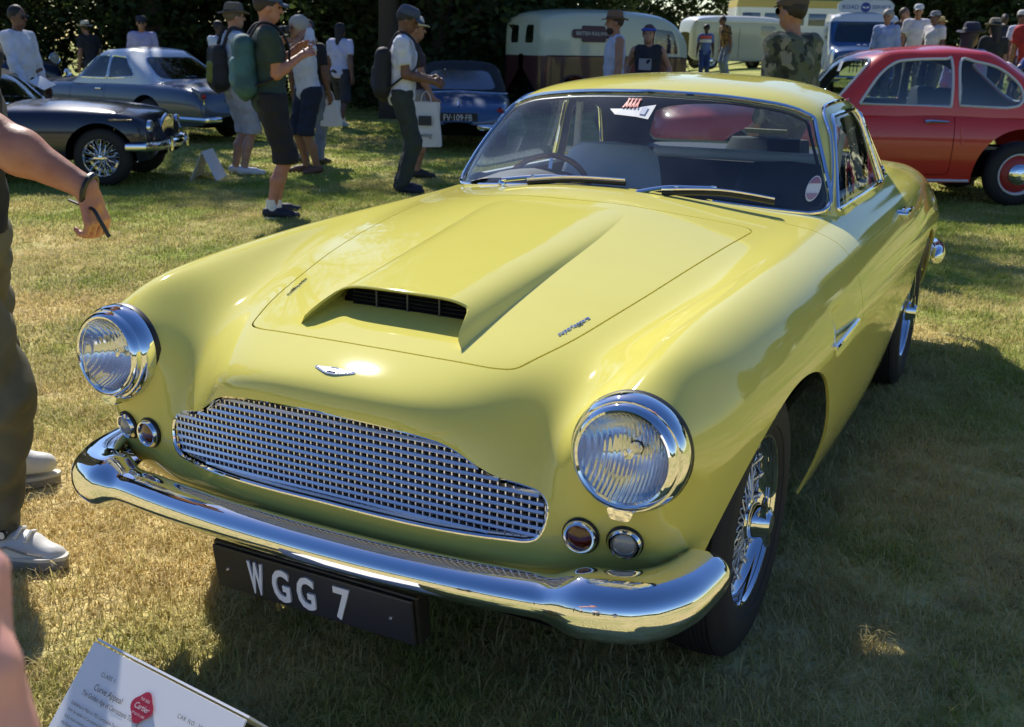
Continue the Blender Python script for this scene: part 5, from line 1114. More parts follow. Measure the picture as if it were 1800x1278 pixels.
RX, RY = .8916, .4528                            # direction of the picture's width on the ground
# --- red two-door saloon, right
red_p = paint('red_paint', (.60, .035, .020), .4)
rows = [(-1.02, .36, .50, .60, .40), (-.95, .56, .70, .80, .30), (-.75, .72, .80, .92, .26), (-.3, .79, .84, .97, .24), (.2, .80, .86, 1.0, .23), (.7, .81, .88, 1.0, .22), (1.2, .82, .89, .95, .22), (1.8, .825, .89, .95, .22), (2.3, .825, .88, .95, .23), (2.8, .81, .86, .94, .24), (3.2, .75, .78, .86, .28), (3.5, .62, .62, .70, .32), (3.62, .40, .5, .55, .38)]
cab = dict(yf0=.62, yf1=1.10, yr1=2.45, yr0=3.15, w0=.75, w1=.60, z0=.91, z1=1.41, z2=1.52, bow=.14, trim=.014, trimm=cloth('frame_silver', (.55, .57, .62), .25),
           side=[spline([(.98, .955), (1.02, 1.02), (1.16, 1.22), (1.30, 1.335), (1.45, 1.37), (1.80, 1.385), (1.865, 1.37), (1.87, .98), (1.85, .95)], 5), spline([(1.95, .955), (1.945, 1.36), (2.10, 1.365), (2.32, 1.31), (2.5, 1.18), (2.56, 1.05), (2.52, .97), (2.4, .945)], 5)])
rc = bgcar('red_saloon', 'bright red rounded two-door saloon parked broadside behind the yellow coupe', (.9088-.70*(-RY)*0-RX*2.60, 9.238-RY*2.60+.6, 0), HEAD(-RX, -RY), rows, cab, red_p, [(.70, 0.), (.70, 2.60)], [(0., .40), (2.60, .44, 1.06)], wr=.315, wstyle='ring', wface=cloth('wheel_red', (.33, .02, .02), .4), doors=[rounded([(.86, .90), (.84, .40), (1.0, .30), (1.90, .30), (1.905, .90)], .04)], gm=glass_mat('pale_glass', (.72, .82, .86), 1.0, .02, .05))
r_ = rc['root']; r_.location = (0.9088-2.60*RX-.70*-RY*-1*0, 9.238-2.60*RY, 0)
off = Vector((-RY, RX, 0))*.70; r_.location = Vector((.909, 9.238, 0))-Vector((RX, RY, 0))*2.60+off
for s_ in (1, -1):
    bar(r_, 'sill_strip', [sp(rc['bvh'], s_, y, .245, .004) for y in np.linspace(.50, 2.12, 10)], .014, cloth('frame_silver', (.55, .57, .62), .25)); bar(r_, 'door_handle', [sp(rc['bvh'], s_, 1.62, .80, .012), sp(rc['bvh'], s_, 1.66, .80, .03), sp(rc['bvh'], s_, 1.84, .80, .02)], [.022, .020, .010], M['chrome']); bar(r_, 'trim_pull', [sp(rc['bvh'], s_, 1.985, .60, .004), sp(rc['bvh'], s_, 1.965, .76, .004)], .008, red_p)
MB().box((0, .86, 1.10), (.001, .001, .001)); MB().prism([(-.05, -.05), (.05, -.05), (.05, .05), (-.05, .05)], 0, .003, lambda u, v, k: (.40+u, .86+v*.3+k, 1.30+v)).build('paper_sign', M['paper'], r_, smooth=False)
# --- blue roadster, tail towards us
blue_p = paint('blue_paint', (.045, .105, .22), .35)
rows = [(-.75, .42, .45, .52, .32), (-.65, .62, .64, .70, .26), (-.3, .72, .72, .80, .22), (.3, .76, .76, .84, .20), (.9, .77, .78, .84, .20), (1.5, .78, .78, .82, .20), (2.1, .78, .78, .83, .21), (2.6, .76, .76, .81, .23), (3.0, .72, .71, .74, .25), (3.2, .68, .60, .63, .28), (3.25, .60, .5, .53, .34)]
cab = dict(yf0=.75, yf1=1.15, yr1=1.75, yr0=2.25, w0=.70, w1=.55, z0=.80, z1=1.17, z2=1.26, bow=.10, trim=.007, trimm=M['black'], soft=1, side=[rounded([(1.05, .84), (1.25, 1.12), (1.70, 1.12), (1.78, .84)], .04)])
blue_roof = mat('soft_top_cloth', (.022, .024, .026), .95, bump=(60, .4, .004))
bc = bgcar('blue_roadster', 'blue open sports car with black hood up, its tail towards the viewer', (-6.05, 10.35, 0), 0, rows, cab, blue_p, [(.64, 0.), (.64, 2.35)], [(0., .37), (2.35, .37)], roofm=blue_roof, wr=.31, wstyle='wire', gm=glass_mat('hazy_plastic', (.50, .52, .58), .9, .15, .25))
b_ = bc['root']; vd = Vector((-.48, .877)); b_.rotation_euler = (0, 0, HEAD(vd.x, vd.y)); b_.location = (-6.08+vd.x*3.1, 10.37+vd.y*3.1, 0); b_.scale = (.96,)*3
q = [bp(bc['bvh'], x, .40, 1, .0) for x in np.linspace(-.62, .62, 13)]; bar(b_, 'rear_bumper', [(p.x, p.y+.06, .375) for p in q], .034, M['chrome'], 1.1)
for x in (-.36, .36): bar(b_, 'bumper_overrider', [(x, q[6].y+.11, .34), (x, q[6].y+.11, .50)], .028, M['chrome'])
pl_ = empty('number_plate', bp(bc['bvh'], 0, .50, 1, .01)); pl_.parent = b_
MB().box((0, .0, 0), (.56, .015, .125)).build('plate_face', M['black'], pl_, smooth=False); text_obj('plate_lettering', 'FV·109·FB', .125, M['plate_white'], pl_, .002, (0, .012, -.005), (PI/2, 0, PI), xs=.80)
for x in (-.60, .60): lamp(b_, 'tail_lamp', bp(bc['bvh'], x, .60, 1, .0), .042, cloth('red_lens', (.35, .01, .01), .15), 1)
bar(b_, 'boot_handle', [bp(bc['bvh'], 0, .70, 1, .015), bp(bc['bvh'], 0, .64, 1, .02)], .012, M['chrome'])
for s_ in (1, -1): bar(b_, 'waist_strip', [sp(bc['bvh'], s_, y, .70, .004) for y in np.linspace(1.9, 2.95, 8)], .007, M['chrome'])
bar(b_, 'tonneau_strip', [(x, 2.36-.35*abs(x)**2.2, .832-.05*abs(x)) for x in np.linspace(-.72, .72, 13)], .012, M['chrome'])
# --- silver and slate coupe, left
slate = paint('slate_paint', (.075, .10, .145), .3, .3); silv = paint('silver_paint', (.62, .66, .70), .3, .1)
rows = [(-.90, .50, .48, .56, .32), (-.82, .70, .68, .74, .26), (-.5, .80, .78, .86, .23), (0, .84, .82, .90, .22), (.7, .86, .84, .92, .21), (1.3, .865, .85, .90, .21), (2.0, .865, .86, .92, .21), (2.6, .86, .86, .94, .22), (3.1, .84, .84, .90, .25), (3.5, .81, .80, .84, .28), (3.72, .77, .70, .73, .31), (3.77, .68, .55, .58, .36)]
cab = dict(yf0=.62, yf1=1.15, yr1=2.20, yr0=2.85, w0=.76, w1=.60, z0=.88, z1=1.30, z2=1.40, bow=.20, trim=.012, side=[rounded([(.98, .92), (1.20, 1.245), (1.62, 1.26), (1.62, .92)], .04), rounded([(1.66, .92), (1.66, 1.262), (2.02, 1.24), (2.28, .96)], .05)])
hd_ = Vector((-RX*.84-.453*.54, -RY*.84+.8916*.54)).normalized(); sc = bgcar('silver_coupe', 'slate grey coupe with pale silver roof seen from its rear corner', (0, 0, 0), HEAD(hd_.x, hd_.y), rows, cab, slate, [(.74, 0.), (.74, 2.62)], [(0., .38), (2.62, .38)], roofm=silv, wr=.33, wface=silv, doors=[rounded([(.80, .86), (.80, .34), (1.66, .34), (1.66, .86)], .04)])
s__ = sc['root']; _l = np.array([-11.75+hd_.x*3.7, 11.98+hd_.y*3.7]); _l = CAM[:2]+.84*(_l-CAM[:2]); s__.location = (_l[0], _l[1], 0); s__.scale = (.94,)*3
for s_ in (1, -1):
    f_ = empty('tail_lamp', bp(sc['bvh'], s_*.70, .72, 1, .0)); f_.parent = s__; MB().tube([(0, -.16, .10), (0, .02, .03), (0, .03, -.10)], [.03, .055, .03], 10).build('lamp_housing', slate, f_); MB().lathe([(.038, 0), (.03, .025), (.0001, .03)], (0, .06, 0), 'y', 16).build('lamp_lens', cloth('red_lens', (.35, .01, .01), .15), f_); MB().tube([(0, .065, -.04), (0, .05, -.32)], .016, 8).build('lamp_trim', M['chrome'], f_)
    bar(s__, 'door_handle', [sp(sc['bvh'], s_, 1.46, .76, .02), sp(sc['bvh'], s_, 1.60, .76, .02)], .012, M['chrome']); bar(s__, 'sill_strip', [sp(sc['bvh'], s_, y, .27, .004) for y in np.linspace(.4, 3.3, 12)], .012, M['chrome'])
q = [bp(sc['bvh'], x, .40, 1) for x in np.linspace(-.70, .70, 13)]; bar(s__, 'rear_bumper', [(-.80, 3.3, .39)]+[(p.x*1.06, p.y+.06, .385) for p in q]+[(.80, 3.3, .39)], .038, M['chrome'], 1.1)
pl_ = empty('number_plate', bp(sc['bvh'], 0, .58, 1, .02)); pl_.parent = s__; MB().box((0, 0, 0), (.48, .02, .11)).build('plate_face', M['black'], pl_, smooth=False); MB().box((0, -.01, .09), (.62, .05, .05), bev=.015).build('plate_lamp', M['chrome'], pl_)
lamp(s__, 'spot_mirror', (.80, .72, .98), .05, M['chrome'], -1); bar(s__, 'fuel_flap', [(-.35, 3.0, .905), (.35, 3.0, .905)], .008, M['chrome'])
# --- navy tourer, its nose by the white card
navy = paint('navy_paint', (.014, .018, .034), .25)
rows = [(-.56, .42, .52, .62, .40), (-.53, .62, .66, .74, .32), (-.38, .74, .78, .84, .27), (0, .79, .83, .90, .24), (.6, .80, .84, .93, .23), (1.2, .80, .83, .90, .23), (2.0, .81, .82, .86, .23), (2.6, .80, .80, .84, .25), (3.1, .74, .72, .76, .28), (3.4, .6, .55, .6, .34)]
cab = dict(yf0=1.0, yf1=1.35, yr1=2.1, yr0=2.6, w0=.72, w1=.58, z0=.86, z1=1.22, z2=1.30, bow=.12, soft=1, side=[rounded([(1.28, .90), (1.45, 1.17), (2.0, 1.17), (2.1, .90)], .04)])
nv = bgcar('navy_tourer', 'dark navy sports tourer with wire wheels, nose beside the white tent card', (0, 0, 0), HEAD(.87, .49), rows, cab, navy, [(.68, 0.), (.68, 2.45)], [(0., .385), (2.45, .385)], roofm=blue_roof, wr=.325, wstyle='wire')
n__ = nv['root']; dn = Vector((.87, .49)); n__.location = Vector((-7.18, 5.233, 0))+Vector((-dn.y, dn.x, 0))*.62; n__.scale = (.88,)*3
q = [bp(nv['bvh'], x, .55, -1) for x in np.linspace(-.30, .30, 9)]; G_ = empty('grille', (0, q[4].y+.02, .58)); G_.parent = n__
MB().tube([(.26*math.cos(a), .02*math.cos(2*a), .20*math.sin(a)) for a in np.linspace(0, 2*PI, 30, endpoint=False)], .020, 8, closed=True).build('grille_frame', M['chrome'], G_)
for x in np.linspace(-.21, .21, 9): MB().tube([(x, .0, -.17*math.sqrt(1-(x/.26)**2)), (x, .0, .17*math.sqrt(1-(x/.26)**2))], .008, 6).build('grille_bar', M['chrome'], G_)
for s_ in (1, -1): lamp(n__, 'headlamp', bp(nv['bvh'], s_*.56, .66, -1, -.01), .068, M['clearlens'], -1); bar(n__, 'bonnet_strip', [sp(nv['bvh'], s_, y, .74, .006) for y in np.linspace(-.36, -.12, 6)], .010, mat('dull_brass', (.30, .24, .10), .35, .8)); bar(n__, 'bumper_overrider', [(s_*.34, -.68, .38), (s_*.34, -.69, .54)], .022, M['chrome'])
bar(n__, 'front_bumper', [(-.80, -.30, .45), (-.78, -.50, .45), (-.55, -.62, .45), (0, -.66, .45), (.55, -.62, .45), (.78, -.50, .45), (.80, -.30, .45)], .045, M['chrome'], 1.1)
# --- dark saloon at the far left
dk = bgcar('dark_blue_car', 'dark blue upright saloon half hidden behind the man in the white open shirt', (0, 0, 0), HEAD(.93, -.36), [(-.7, .5, .55, .62, .4), (-.6, .72, .80, .90, .3), (0, .80, .90, 1.02, .26), (.8, .82, .94, 1.05, .25), (1.6, .83, .95, 1.0, .25), (2.4, .82, .94, 1.0, .26), (3.0, .76, .84, .9, .3), (3.3, .6, .6, .66, .36)], dict(yf0=.75, yf1=1.05, yr1=2.35, yr0=2.75, w0=.74, w1=.62, z0=.98, z1=1.45, z2=1.56, bow=.10, side=[rounded([(1.0, 1.03), (1.15, 1.38), (2.3, 1.38), (2.42, 1.03)], .06)]), paint('midnight_paint', (.012, .022, .06), .3), [(.68, 0.), (.68, 2.5)], [(0., .38), (2.5, .38)], wr=.33)
d__ = dk['root']; d__.location = (-19.3, 14.0, 0)
for s_ in (1, -1): lamp(d__, 'headlamp', (s_*.62, -.52, .98), .10, M['clearlens'], -1)
# --- pillar-box red car beyond, right edge
pr = bgcar('red_sports_car', 'small bright red open car at the far right edge among the crowd', (1.35, 18.6, float(gz(1.35, 18.6))), HEAD(-RX, -RY), [(-.7, .45, .5, .58, .3), (-.55, .68, .68, .75, .25), (.2, .74, .78, .86, .22), (1.2, .76, .80, .84, .22), (2.2, .74, .78, .82, .24), (2.9, .6, .62, .68, .3)], None, paint('scarlet_paint', (.60, .02, .025), .35), [(.62, 0.), (.62, 2.2)], [(0., .36), (2.2, .36)], wr=.30)
MB().prism(rounded([(-.6, 0), (.6, 0), (.5, .34), (-.5, .34)], .05), 0, .012, lambda u, v, k: (u, .85+.55*v+k, .82+v)).build('windscreen', M['dark_glass'], pr['root'], smooth=False)
# --- vans
def pane(nm, g, root):
    for sg in ((1, -1) if nm in ('cab_window', 'side_window') else (0,)):
        q = clip(*g, lambda V: -V[:, 0]*sg) if sg else g; mesh(nm, q[0], q[2], M['dark_glass'], root, True, q[1])
def van(name, label, loc, rz, rows, m, cat='van'):
    """rows: (y, half width, top z, bottom z, roundness)"""
    root = empty(name, loc, rz, label, cat, 'vans and coaches parked at the field end'); V = []; Q = []; R = []
    for (y, w, zt, zb, rd) in rows:
        R.append(range(len(V), len(V)+8)); V += [(0, y, zt), (.5*w, y, zt-.1*rd), (.82*w, y, zt-.42*rd), (.97*w, y, zt-1.25*rd), (w, y, zb+(zt-zb)*.55), (w, y, zb+(zt-zb)*.25), (w*.985, y, zb+.06), (w*.95, y, zb)]
    for a, b in zip(R[:-1], R[1:]):
        for i in range(7): Q.append((a[i], a[i+1], b[i+1], b[i]))
    for e in (R[0], R[-1]): pass
    Vs, Qs = subsurf(*mirror_cage(V, Q), 3, 4); T = tris(Qs); N = vnormals(Vs, Qs)
    if N[np.argmax(Vs[:, 2]), 2] < 0: T = T[:, ::-1].copy(); N = -N
    return root, (Vs, N, T), BVHTree.FromPolygons([Vector(v) for v in Vs], [tuple(int(i) for i in t) for t in T])
cream = paint('cream_paint', (.52, .55, .40), .5); maroon = paint('maroon_paint', (.055, .014, .016), .4)
rows = [(-1.95, .35, 1.1, .5, .05), (-1.92, .62, 1.45, .36, .12), (-1.75, .74, 1.75, .32, .20), (-1.3, .83, 2.02, .30, .20), (-.6, .86, 2.12, .30, .20), (.3, .87, 2.14, .30, .20), (1.2, .86, 2.12, .30, .20), (1.8, .83, 2.05, .32, .20), (1.98, .76, 1.92, .36, .18), (2.03, .55, 1.6, .5, .12), (2.05, .1, 1.2, .9, .04)]
ax = Vector((RX*.86+-.453*.51, RY*.86+.8916*.51)).normalized()
v_, P, bv_ = van('railway_van', 'round cornered cream over maroon delivery van with a totem sign on its side', (0, 0, 0), HEAD(ax.x, ax.y), rows, cream); v_.location = (-6.95, 17.4, float(gz(-7.05, 17.4))-.02); v_.scale = (.88,)*3
for y in (-1.15, 1.25): P = clip(*P, lambda V: np.where(np.abs(V[:, 0]) > .4, np.hypot(V[:, 1]-y, V[:, 2]-.34)-.42, 1.), False)
cw = rounded([(-1.55, 1.25), (-1.35, 1.72), (-.85, 1.76), (-.80, 1.25)], .07); rw = [rounded([(x-.16, 1.42), (x+.16, 1.42), (x+.14, 1.78), (x-.14, 1.78)], .05) for x in (-.30, .30)]; fw = rounded([(-.62, 1.25), (.62, 1.25), (.52, 1.68), (-.52, 1.68)], .08)
for nm, f in [('cab_window', lambda V: np.where(np.abs(V[:, 0]) > .5, seg_sd(V[:, 1:], cw), 1.)), ('windscreen', lambda V: np.where(V[:, 1] < -1.3, seg_sd(V[:, [0, 2]], fw), 1.))]+[('rear_window', lambda V, p=p: np.where(V[:, 1] > 1.7, seg_sd(V[:, [0, 2]], p), 1.)) for p in rw]:
    g = clip(*P, f); P = clip(*P, f, False); pane(nm, g, v_)
up_ = clip(*P, lambda V: 1.17-V[:, 2]); lo_ = clip(*P, lambda V: V[:, 2]-1.17)
mesh('upper_panel', up_[0], up_[2], cream, v_, True, up_[1]); mesh('lower_panel', lo_[0], lo_[2], maroon, v_, True, lo_[1])
for s_ in (1, -1):
    bar(v_, 'waist_moulding', [sp(bv_, s_, y, 1.17, .004) for y in np.linspace(-1.7, 1.9, 24)], .014, maroon)
    tm = empty('totem_sign', sp(bv_, s_, .80, 1.62, .006)); tm.parent = v_; tm.rotation_euler = (0, math.radians(-7*s_), 0); dk_ = cloth('totem_maroon', (.07, .02, .022), .5); F_ = lambda u, v, k: (s_*k, u, v)
    MB().prism(rounded([(-.54, -.09), (.54, -.09), (.54, .09), (-.54, .09)], .085), 0, .012, F_).prism(rounded([(-.30, -.165), (.30, -.165), (.30, .165), (-.30, .165)], .05), -.004, .010, F_).build('sign_plate', dk_, tm, smooth=False)
    text_obj('sign_lettering', 'BRITISH RAILWAYS', .112, cloth('totem_cream', (.6, .6, .52)), tm, .001, (s_*.015, 0, 0), (PI/2, 0, PI/2*s_), xs=.95); text_obj('fleet_lettering', 'M481', .10, cloth('totem_cream', (.6, .6, .52)), v_, .001, tuple(sp(bv_, s_, -.55, .80, .008)), (PI/2, 0, PI/2*s_))
    bar(v_, 'arch_lip', [sp(bv_, s_, 1.25+.44*math.cos(a), max(.36, .34+.44*math.sin(a)), .01) for a in np.linspace(.05, PI-.05, 14)], .022, maroon); lamp(v_, 'headlamp', (s_*.52, -1.93, .82), .09, M['clearlens'], -1)
    for y in (-1.15, 1.25): gwheel(v_, s_*.74, y, .34, .16, 'disc', maroon)
MB().box((0, 0, .5), (1.3, 3.5, .3)).build('underbody', M['void'], v_, smooth=False)
# pale camper, far
pale = paint('pale_grey_paint', (.42, .43, .36), .55); wht = paint('white_roof_paint', (.75, .76, .76), .4)
rows = [(-2.05, .5, 1.3, .5, .08), (-2.0, .74, 1.75, .38, .14), (-1.6, .82, 1.98, .34, .16), (-.8, .84, 2.04, .33, .14), (.5, .84, 2.05, .33, .14), (1.6, .83, 2.0, .33, .15), (2.0, .76, 1.85, .38, .15), (2.1, .5, 1.4, .55, .08)]
c_, P, bv_ = van('camper_van', 'pale grey-green camper van with white roof standing in the sunlit far grass', (-11.0, 40.8, float(gz(-11.0, 40.8))), HEAD(RX*.97-.11, RY*.97+.21), rows, pale)
for nm, f in [('side_window', lambda V: np.where(np.abs(V[:, 0]) > .5, seg_sd(V[:, 1:], rounded([(-1.45, 1.28), (-1.40, 1.66), (-.75, 1.68), (-.75, 1.28)], .08)), 1.)), ('windscreen', lambda V: np.where(V[:, 1] < -1.5, seg_sd(V[:, [0, 2]], rounded([(-.66, 1.2), (.66, 1.2), (.58, 1.65), (-.58, 1.65)], .1)), 1.))]:
    g = clip(*P, f); P = clip(*P, f, False); pane(nm, g, c_)
for nm, f, m in (('roof', lambda V: 1.82-V[:, 2], wht), ('lower_body', lambda V: V[:, 2]-1.82, pale)): g = clip(*P, f); mesh(nm, g[0], g[2], m, c_, True, g[1])
for s_ in (1, -1):
    bar(c_, 'roof_gutter', [sp(bv_, s_, y, 1.80, .01) for y in np.linspace(-1.8, 1.9, 16)], .025, wht)
    for y in (.15, 1.0): MB().box((s_*.845, y, 1.0), (.006, .012, 1.1)).build('panel_seam', M['black'], c_, smooth=False)
    for y in (-1.25, 1.25): gwheel(c_, s_*.72, y, .32, .15, 'disc', wht)
MB().box((0, 0, .42), (1.4, 3.7, .2)).build('underbody', M['void'], c_, smooth=False)
# striped coach behind the camper
k_, P, bv_ = van('touring_coach', 'large cream and green striped coach behind the camper van roof', (-10.9, 49.4, float(gz(-10.9, 49.4))), HEAD(RX, RY), [(-2.7, .9, 2.2, .5, .1), (-2.6, 1.15, 2.9, .45, .2), (-2.0, 1.22, 3.15, .45, .22), (0, 1.24, 3.2, .45, .22), (2.0, 1.22, 3.15, .45, .22), (2.6, 1.12, 2.9, .5, .2), (2.7, .8, 2.0, .7, .1)], cream)
yl = cloth('coach_yellow', (.55, .42, .12), .5); gn = cloth('coach_green', (.06, .14, .07), .5)
for nm, lo, hi, m in (('roof', 3.0, 9, wht), ('upper_stripe', 2.78, 3.0, gn), ('window_band', 2.45, 2.78, yl), ('lower_body', 0, 2.45, wht)): g = clip(*clip(*P, lambda V: lo-V[:, 2]), lambda V: V[:, 2]-hi); mesh(nm, g[0], g[2], m, k_, True, g[1])
for s_ in (1, -1):
    for y in np.arange(-2.0, 2.1, 1.0): MB().box((s_*1.235, y, 1.95), (.03, .8, .52), bev=.01).build('side_window', M['dark_glass'], k_)
    for y in (-1.7, 1.6): gwheel(k_, s_*1.05, y, .48, .25, 'disc', wht)
# blue patrol van facing us
pb_ = paint('patrol_blue_paint', (.03, .10, .27), .4)
rows = [(-1.6, .50, .85, .36, .05), (-1.55, .66, 1.02, .32, .08), (-1.1, .72, 1.10, .30, .10), (-.82, .74, 1.16, .30, .10), (-.55, .76, 1.66, .30, .14), (-.3, .77, 1.82, .30, .14), (.6, .78, 1.86, .30, .12), (1.5, .77, 1.84, .32, .12), (1.72, .65, 1.6, .4, .1), (1.75, .2, 1.2, .7, .05)]
p_, P, bv_ = van('patrol_van', 'small blue patrol van with white cab roof and a lettered roof sign', (-3.2, 23.9, float(gz(-3.2, 23.9))-.10), HEAD(.25, -.97), rows, pb_)
for nm, f in [('windscreen', lambda V: np.where((V[:, 1] < -.3) & (V[:, 2] > 1.1), seg_sd(V[:, [0, 2]], rounded([(-.66, 1.17), (.66, 1.17), (.58, 1.60), (-.58, 1.60)], .1)), 1.)), ('cab_window', lambda V: np.where(np.abs(V[:, 0]) > .5, seg_sd(V[:, 1:], rounded([(-.42, 1.2), (-.32, 1.60), (.25, 1.62), (.25, 1.2)], .07)), 1.))]:
    g = clip(*P, f); P = clip(*P, f, False); pane(nm, g, p_)
for nm, f, m in (('roof', lambda V: 1.62-V[:, 2], wht), ('lower_body', lambda V: V[:, 2]-1.62, pb_)): g = clip(*P, f); mesh(nm, g[0], g[2], m, p_, True, g[1])
rs_ = empty('roof_sign', (0, -.35, 1.93)); rs_.parent = p_; MB().prism(rounded([(-.58, -.11), (.58, -.11), (.62, .05), (.50, .16), (-.50, .16), (-.62, .05)], .05), -.05, .05, lambda u, v, k: (u, k, v)).build('sign_board', cloth('sign_pale', (.62, .68, .74), .4), rs_, smooth=False)
for tx, x in (('ROAD', -.33), ('SERVICE', .34)): text_obj('sign_lettering', tx, .13 if x < 0 else .115, cloth('sign_blue', (.03, .06, .30), .5), rs_, .002, (x, -.056, .0), (PI/2, 0, 0))
MB().lathe([(.105, -.052), (.105, -.060), (.0001, -.060)], axis='y', n=24).build('sign_roundel', cloth('sign_blue', (.03, .06, .30), .5), rs_)
for s_ in (1, -1): MB().prism([(s_*.01, -.03), (s_*.075, -.005), (s_*.07, .02), (s_*.01, .01)], -.064, -.060, lambda u, v, k: (u, k, v)).build('roundel_wing', M['white'], rs_, smooth=False); lamp(p_, 'headlamp', (s_*.52, -1.60, .72), .085, M['clearlens'], -1)
for x in np.linspace(-.3, .3, 9): MB().box((x, -1.61, .68), (.02, .02, .30)).build('grille_bar', M['chrome'], p_, smooth=False)
text_obj('bonnet_lettering', 'R A C', .14, M['white'], p_, .001, (0, -1.28, 1.115), (math.radians(8), 0, 0))
for s_ in (1, -1):
    for y in (-1.05, 1.0): gwheel(p_, s_*.66, y, .30, .14, 'disc', pb_)
bar(p_, 'front_bumper', [(-.72, -1.58, .42), (0, -1.70, .42), (.72, -1.58, .42)], .04, M['chrome'])
# ------------------------------------------------------------------ people
FX, FY = -.4526, .8917
def facing(r, f): return math.atan2(-(RX*r+FX*f), RY*r+FY*f)
def at(x, y): return (x, y, float(gz(x, y)))
VG = 'visitors strolling between the parked cars'; CG = 'people in the crowd beyond the red saloon'
grp = dict(group=VG)
# the man at the left edge
man = person('man in black T-shirt and olive trousers reaching toward the yellow coupe at the left edge', (-1.350, -.528, 0), facing(1, 0), 1.67, ((.010, .011, .016), 'short'), ((.135, .128, .090), 'long'), 'red', (.05, .03, .02), 'short', None, [(-.30, -.10, .84), (.265, .63, 1.035)], [(-.40, -.20, 0.), (.11, .09, 0.)], 0.09, (.5, -.1), (.70, .69, .66), (.75, .75, .75), .010, VG, 3, 1.04, hbody=.0056, fold=.009, hem=.955, arm=1.28, sleeve=.88, shoek=1.28, hdir=[((0, .1, -1), (.9, .4, 0), .5), ((.05, .30, -1), (-.35, -.9, -.2), 1.0)])
R_ = man['root']; w, e = man['wr'][1], man['el'][1]; d = (w-e)/np.linalg.norm(w-e); 
def circ(c, d, r, n=20):
    d = Vector(d).normalized(); a = d.orthogonal().normalized(); b = d.cross(a); return [Vector(c)+a*r*math.cos(t)+b*r*math.sin(t) for t in np.linspace(0, 2*PI, n, endpoint=False)]
ws_ = empty('wrist_strap', tuple(w)); ws_.parent = R_
MB().tube([p-Vector(w) for p in circ(w+d*.012, d+np.array([0, .25, .1]), .036)], .0065, 6, closed=True, flat=1.3).build('strap_loop', M['black'], ws_)
MB().tube(spline([(-.02, -.05, -.035), (.012, .0, -.045), (.036, .03, -.05), (.040, .045, -.075), (.036, .062, -.115)], 5), .0055, 6, flat=.7).build('strap_tail', M['black'], ws_)
a = man['an'][1]; lb = empty('shoe_label', (a[0]+.062, a[1]+.022, .098)); lb.parent = R_; MB().prism(rounded([(-.042, -.013), (.042, -.013), (.042, .013), (-.042, .013)], .01), -.004, .003, lambda u, v, k: (k, u, v)).build('label_patch', M['black'], lb, smooth=False)
MB().prism(rounded([(-.038, -.010), (.038, -.010), (.038, .010), (-.038, .010)], .008), .003, .0042, lambda u, v, k: (k, u, v)).build('label_face', M['paper'], lb, smooth=False); text_obj('label_lettering', 'OBECK', .014, M['black'], lb, 0, (.0048, -.006, -.001), (PI/2, 0, PI/2))
for i in (0, 1):
    q = man['an'][i]; sx = .05 if i else -.05
    def along(u, k, z): return (q[0]+sx*(u+.03)/.22+k, q[1]+u, z)
    pr = rounded([(-.075, -.050), (.06, -.058), (.17, -.048), (.225, -.012), (.225, .012), (.17, .048), (.06, .058), (-.075, .050)], .03)
    MB().prism(pr, .004, .034, lambda u, v, k: along(u, v, k)).build('shoe_sole', cloth('sole_grey', (.30, .28, .25), .7), R_)
    MB().prism([(u*1.01, v*1.03) for u, v in pr], .030, .040, lambda u, v, k: along(u, v, k)).build('sole_welt', cloth('sole_pale', (.62, .60, .55), .7), R_)
    sd = 1 if i else -1
    MB().tube([along(u, sd*k, z) for u, k, z in ((-.06, .058, .06), (-.01, .066, .075), (.03, .062, .055), (.07, .066, .075), (.12, .060, .06), (.17, .048, .05))], .004, 6).build('shoe_seam', cloth('sole_grey', (.30, .28, .25), .7), R_)
    for u in (.055, .085, .115): MB().tube([along(u, -.035, .098-.24*(u-.05)), along(u+.004, 0, .116-.28*(u-.05)), along(u, .035, .098-.24*(u-.05))], .005, 6).build('shoe_lace', M['paper'], R_)
MB().prism(rounded([(.0, -.10), (.10, -.08), (.09, .06), (.0, .07)], .02), .0, .004, lambda u, v, k: (.178+k, .05+u, .90+v)).build('trouser_pocket', M['black'], R_)
# a hand close to the lens at the lower left
hb = empty('person', (.817, -2.051, 1.056), 0, 'pink hand of someone beside the camera, blurred at the lower left corner', 'person', VG)
HPm = hand_prims((0, 0, 0), (-.10, .12, 1.0), (-.85, -.5, .1), 1.0, 1.25, 1)+[cap_((0, 0, 0), (-.14, -.10, -.06), .029, .038), cap_((-.14, -.10, -.06), (-.34, -.24, -.16), .038, .048)]
grow('hand', HPm, mat('skin_pink', (.74, .36, .30), .5), hb, .0045, .02)
# middle distance
p1 = person('man in a white open shirt and sunglasses holding a paper, behind the navy tourer', at(-9.3, 6.1), facing(.95, -.3), 1.74, ((.72, .73, .80), 'long'), ((.02, .022, .03), 'long'), 'brown', (.012, .01, .01), 'short', None, [(-.25, .10, .85), (.24, .26, .88)], None, 0, (0, .05), h=.018, seed=1, glasses=True, **grp)
MB().box((0, 0, 0), (.19, .24, .006), Matrix.Rotation(.25, 3, 'X')).build('leaflet', M['paper'], smooth=False); lf = bpy.data.objects[-1] if False else [o for o in COL.objects if o.name.startswith('leaflet')][-1]; lf.location = (-8.93, 6.05, .93); lf.rotation_euler = (0, .5, .4); tag(lf, 'white leaflet held by the man in the white open shirt', 'leaflet')
person('man in dark shirt and pale straw hat with dark band beyond the silver roof', at(-16.75, 13.76), facing(-.7, .5), 1.74, ((.02, .022, .03), 'short'), ((.04, .04, .05), 'long'), 'tan', hat=('brim', (.60, .55, .42)), h=.024, seed=2, lean=.15, **grp)
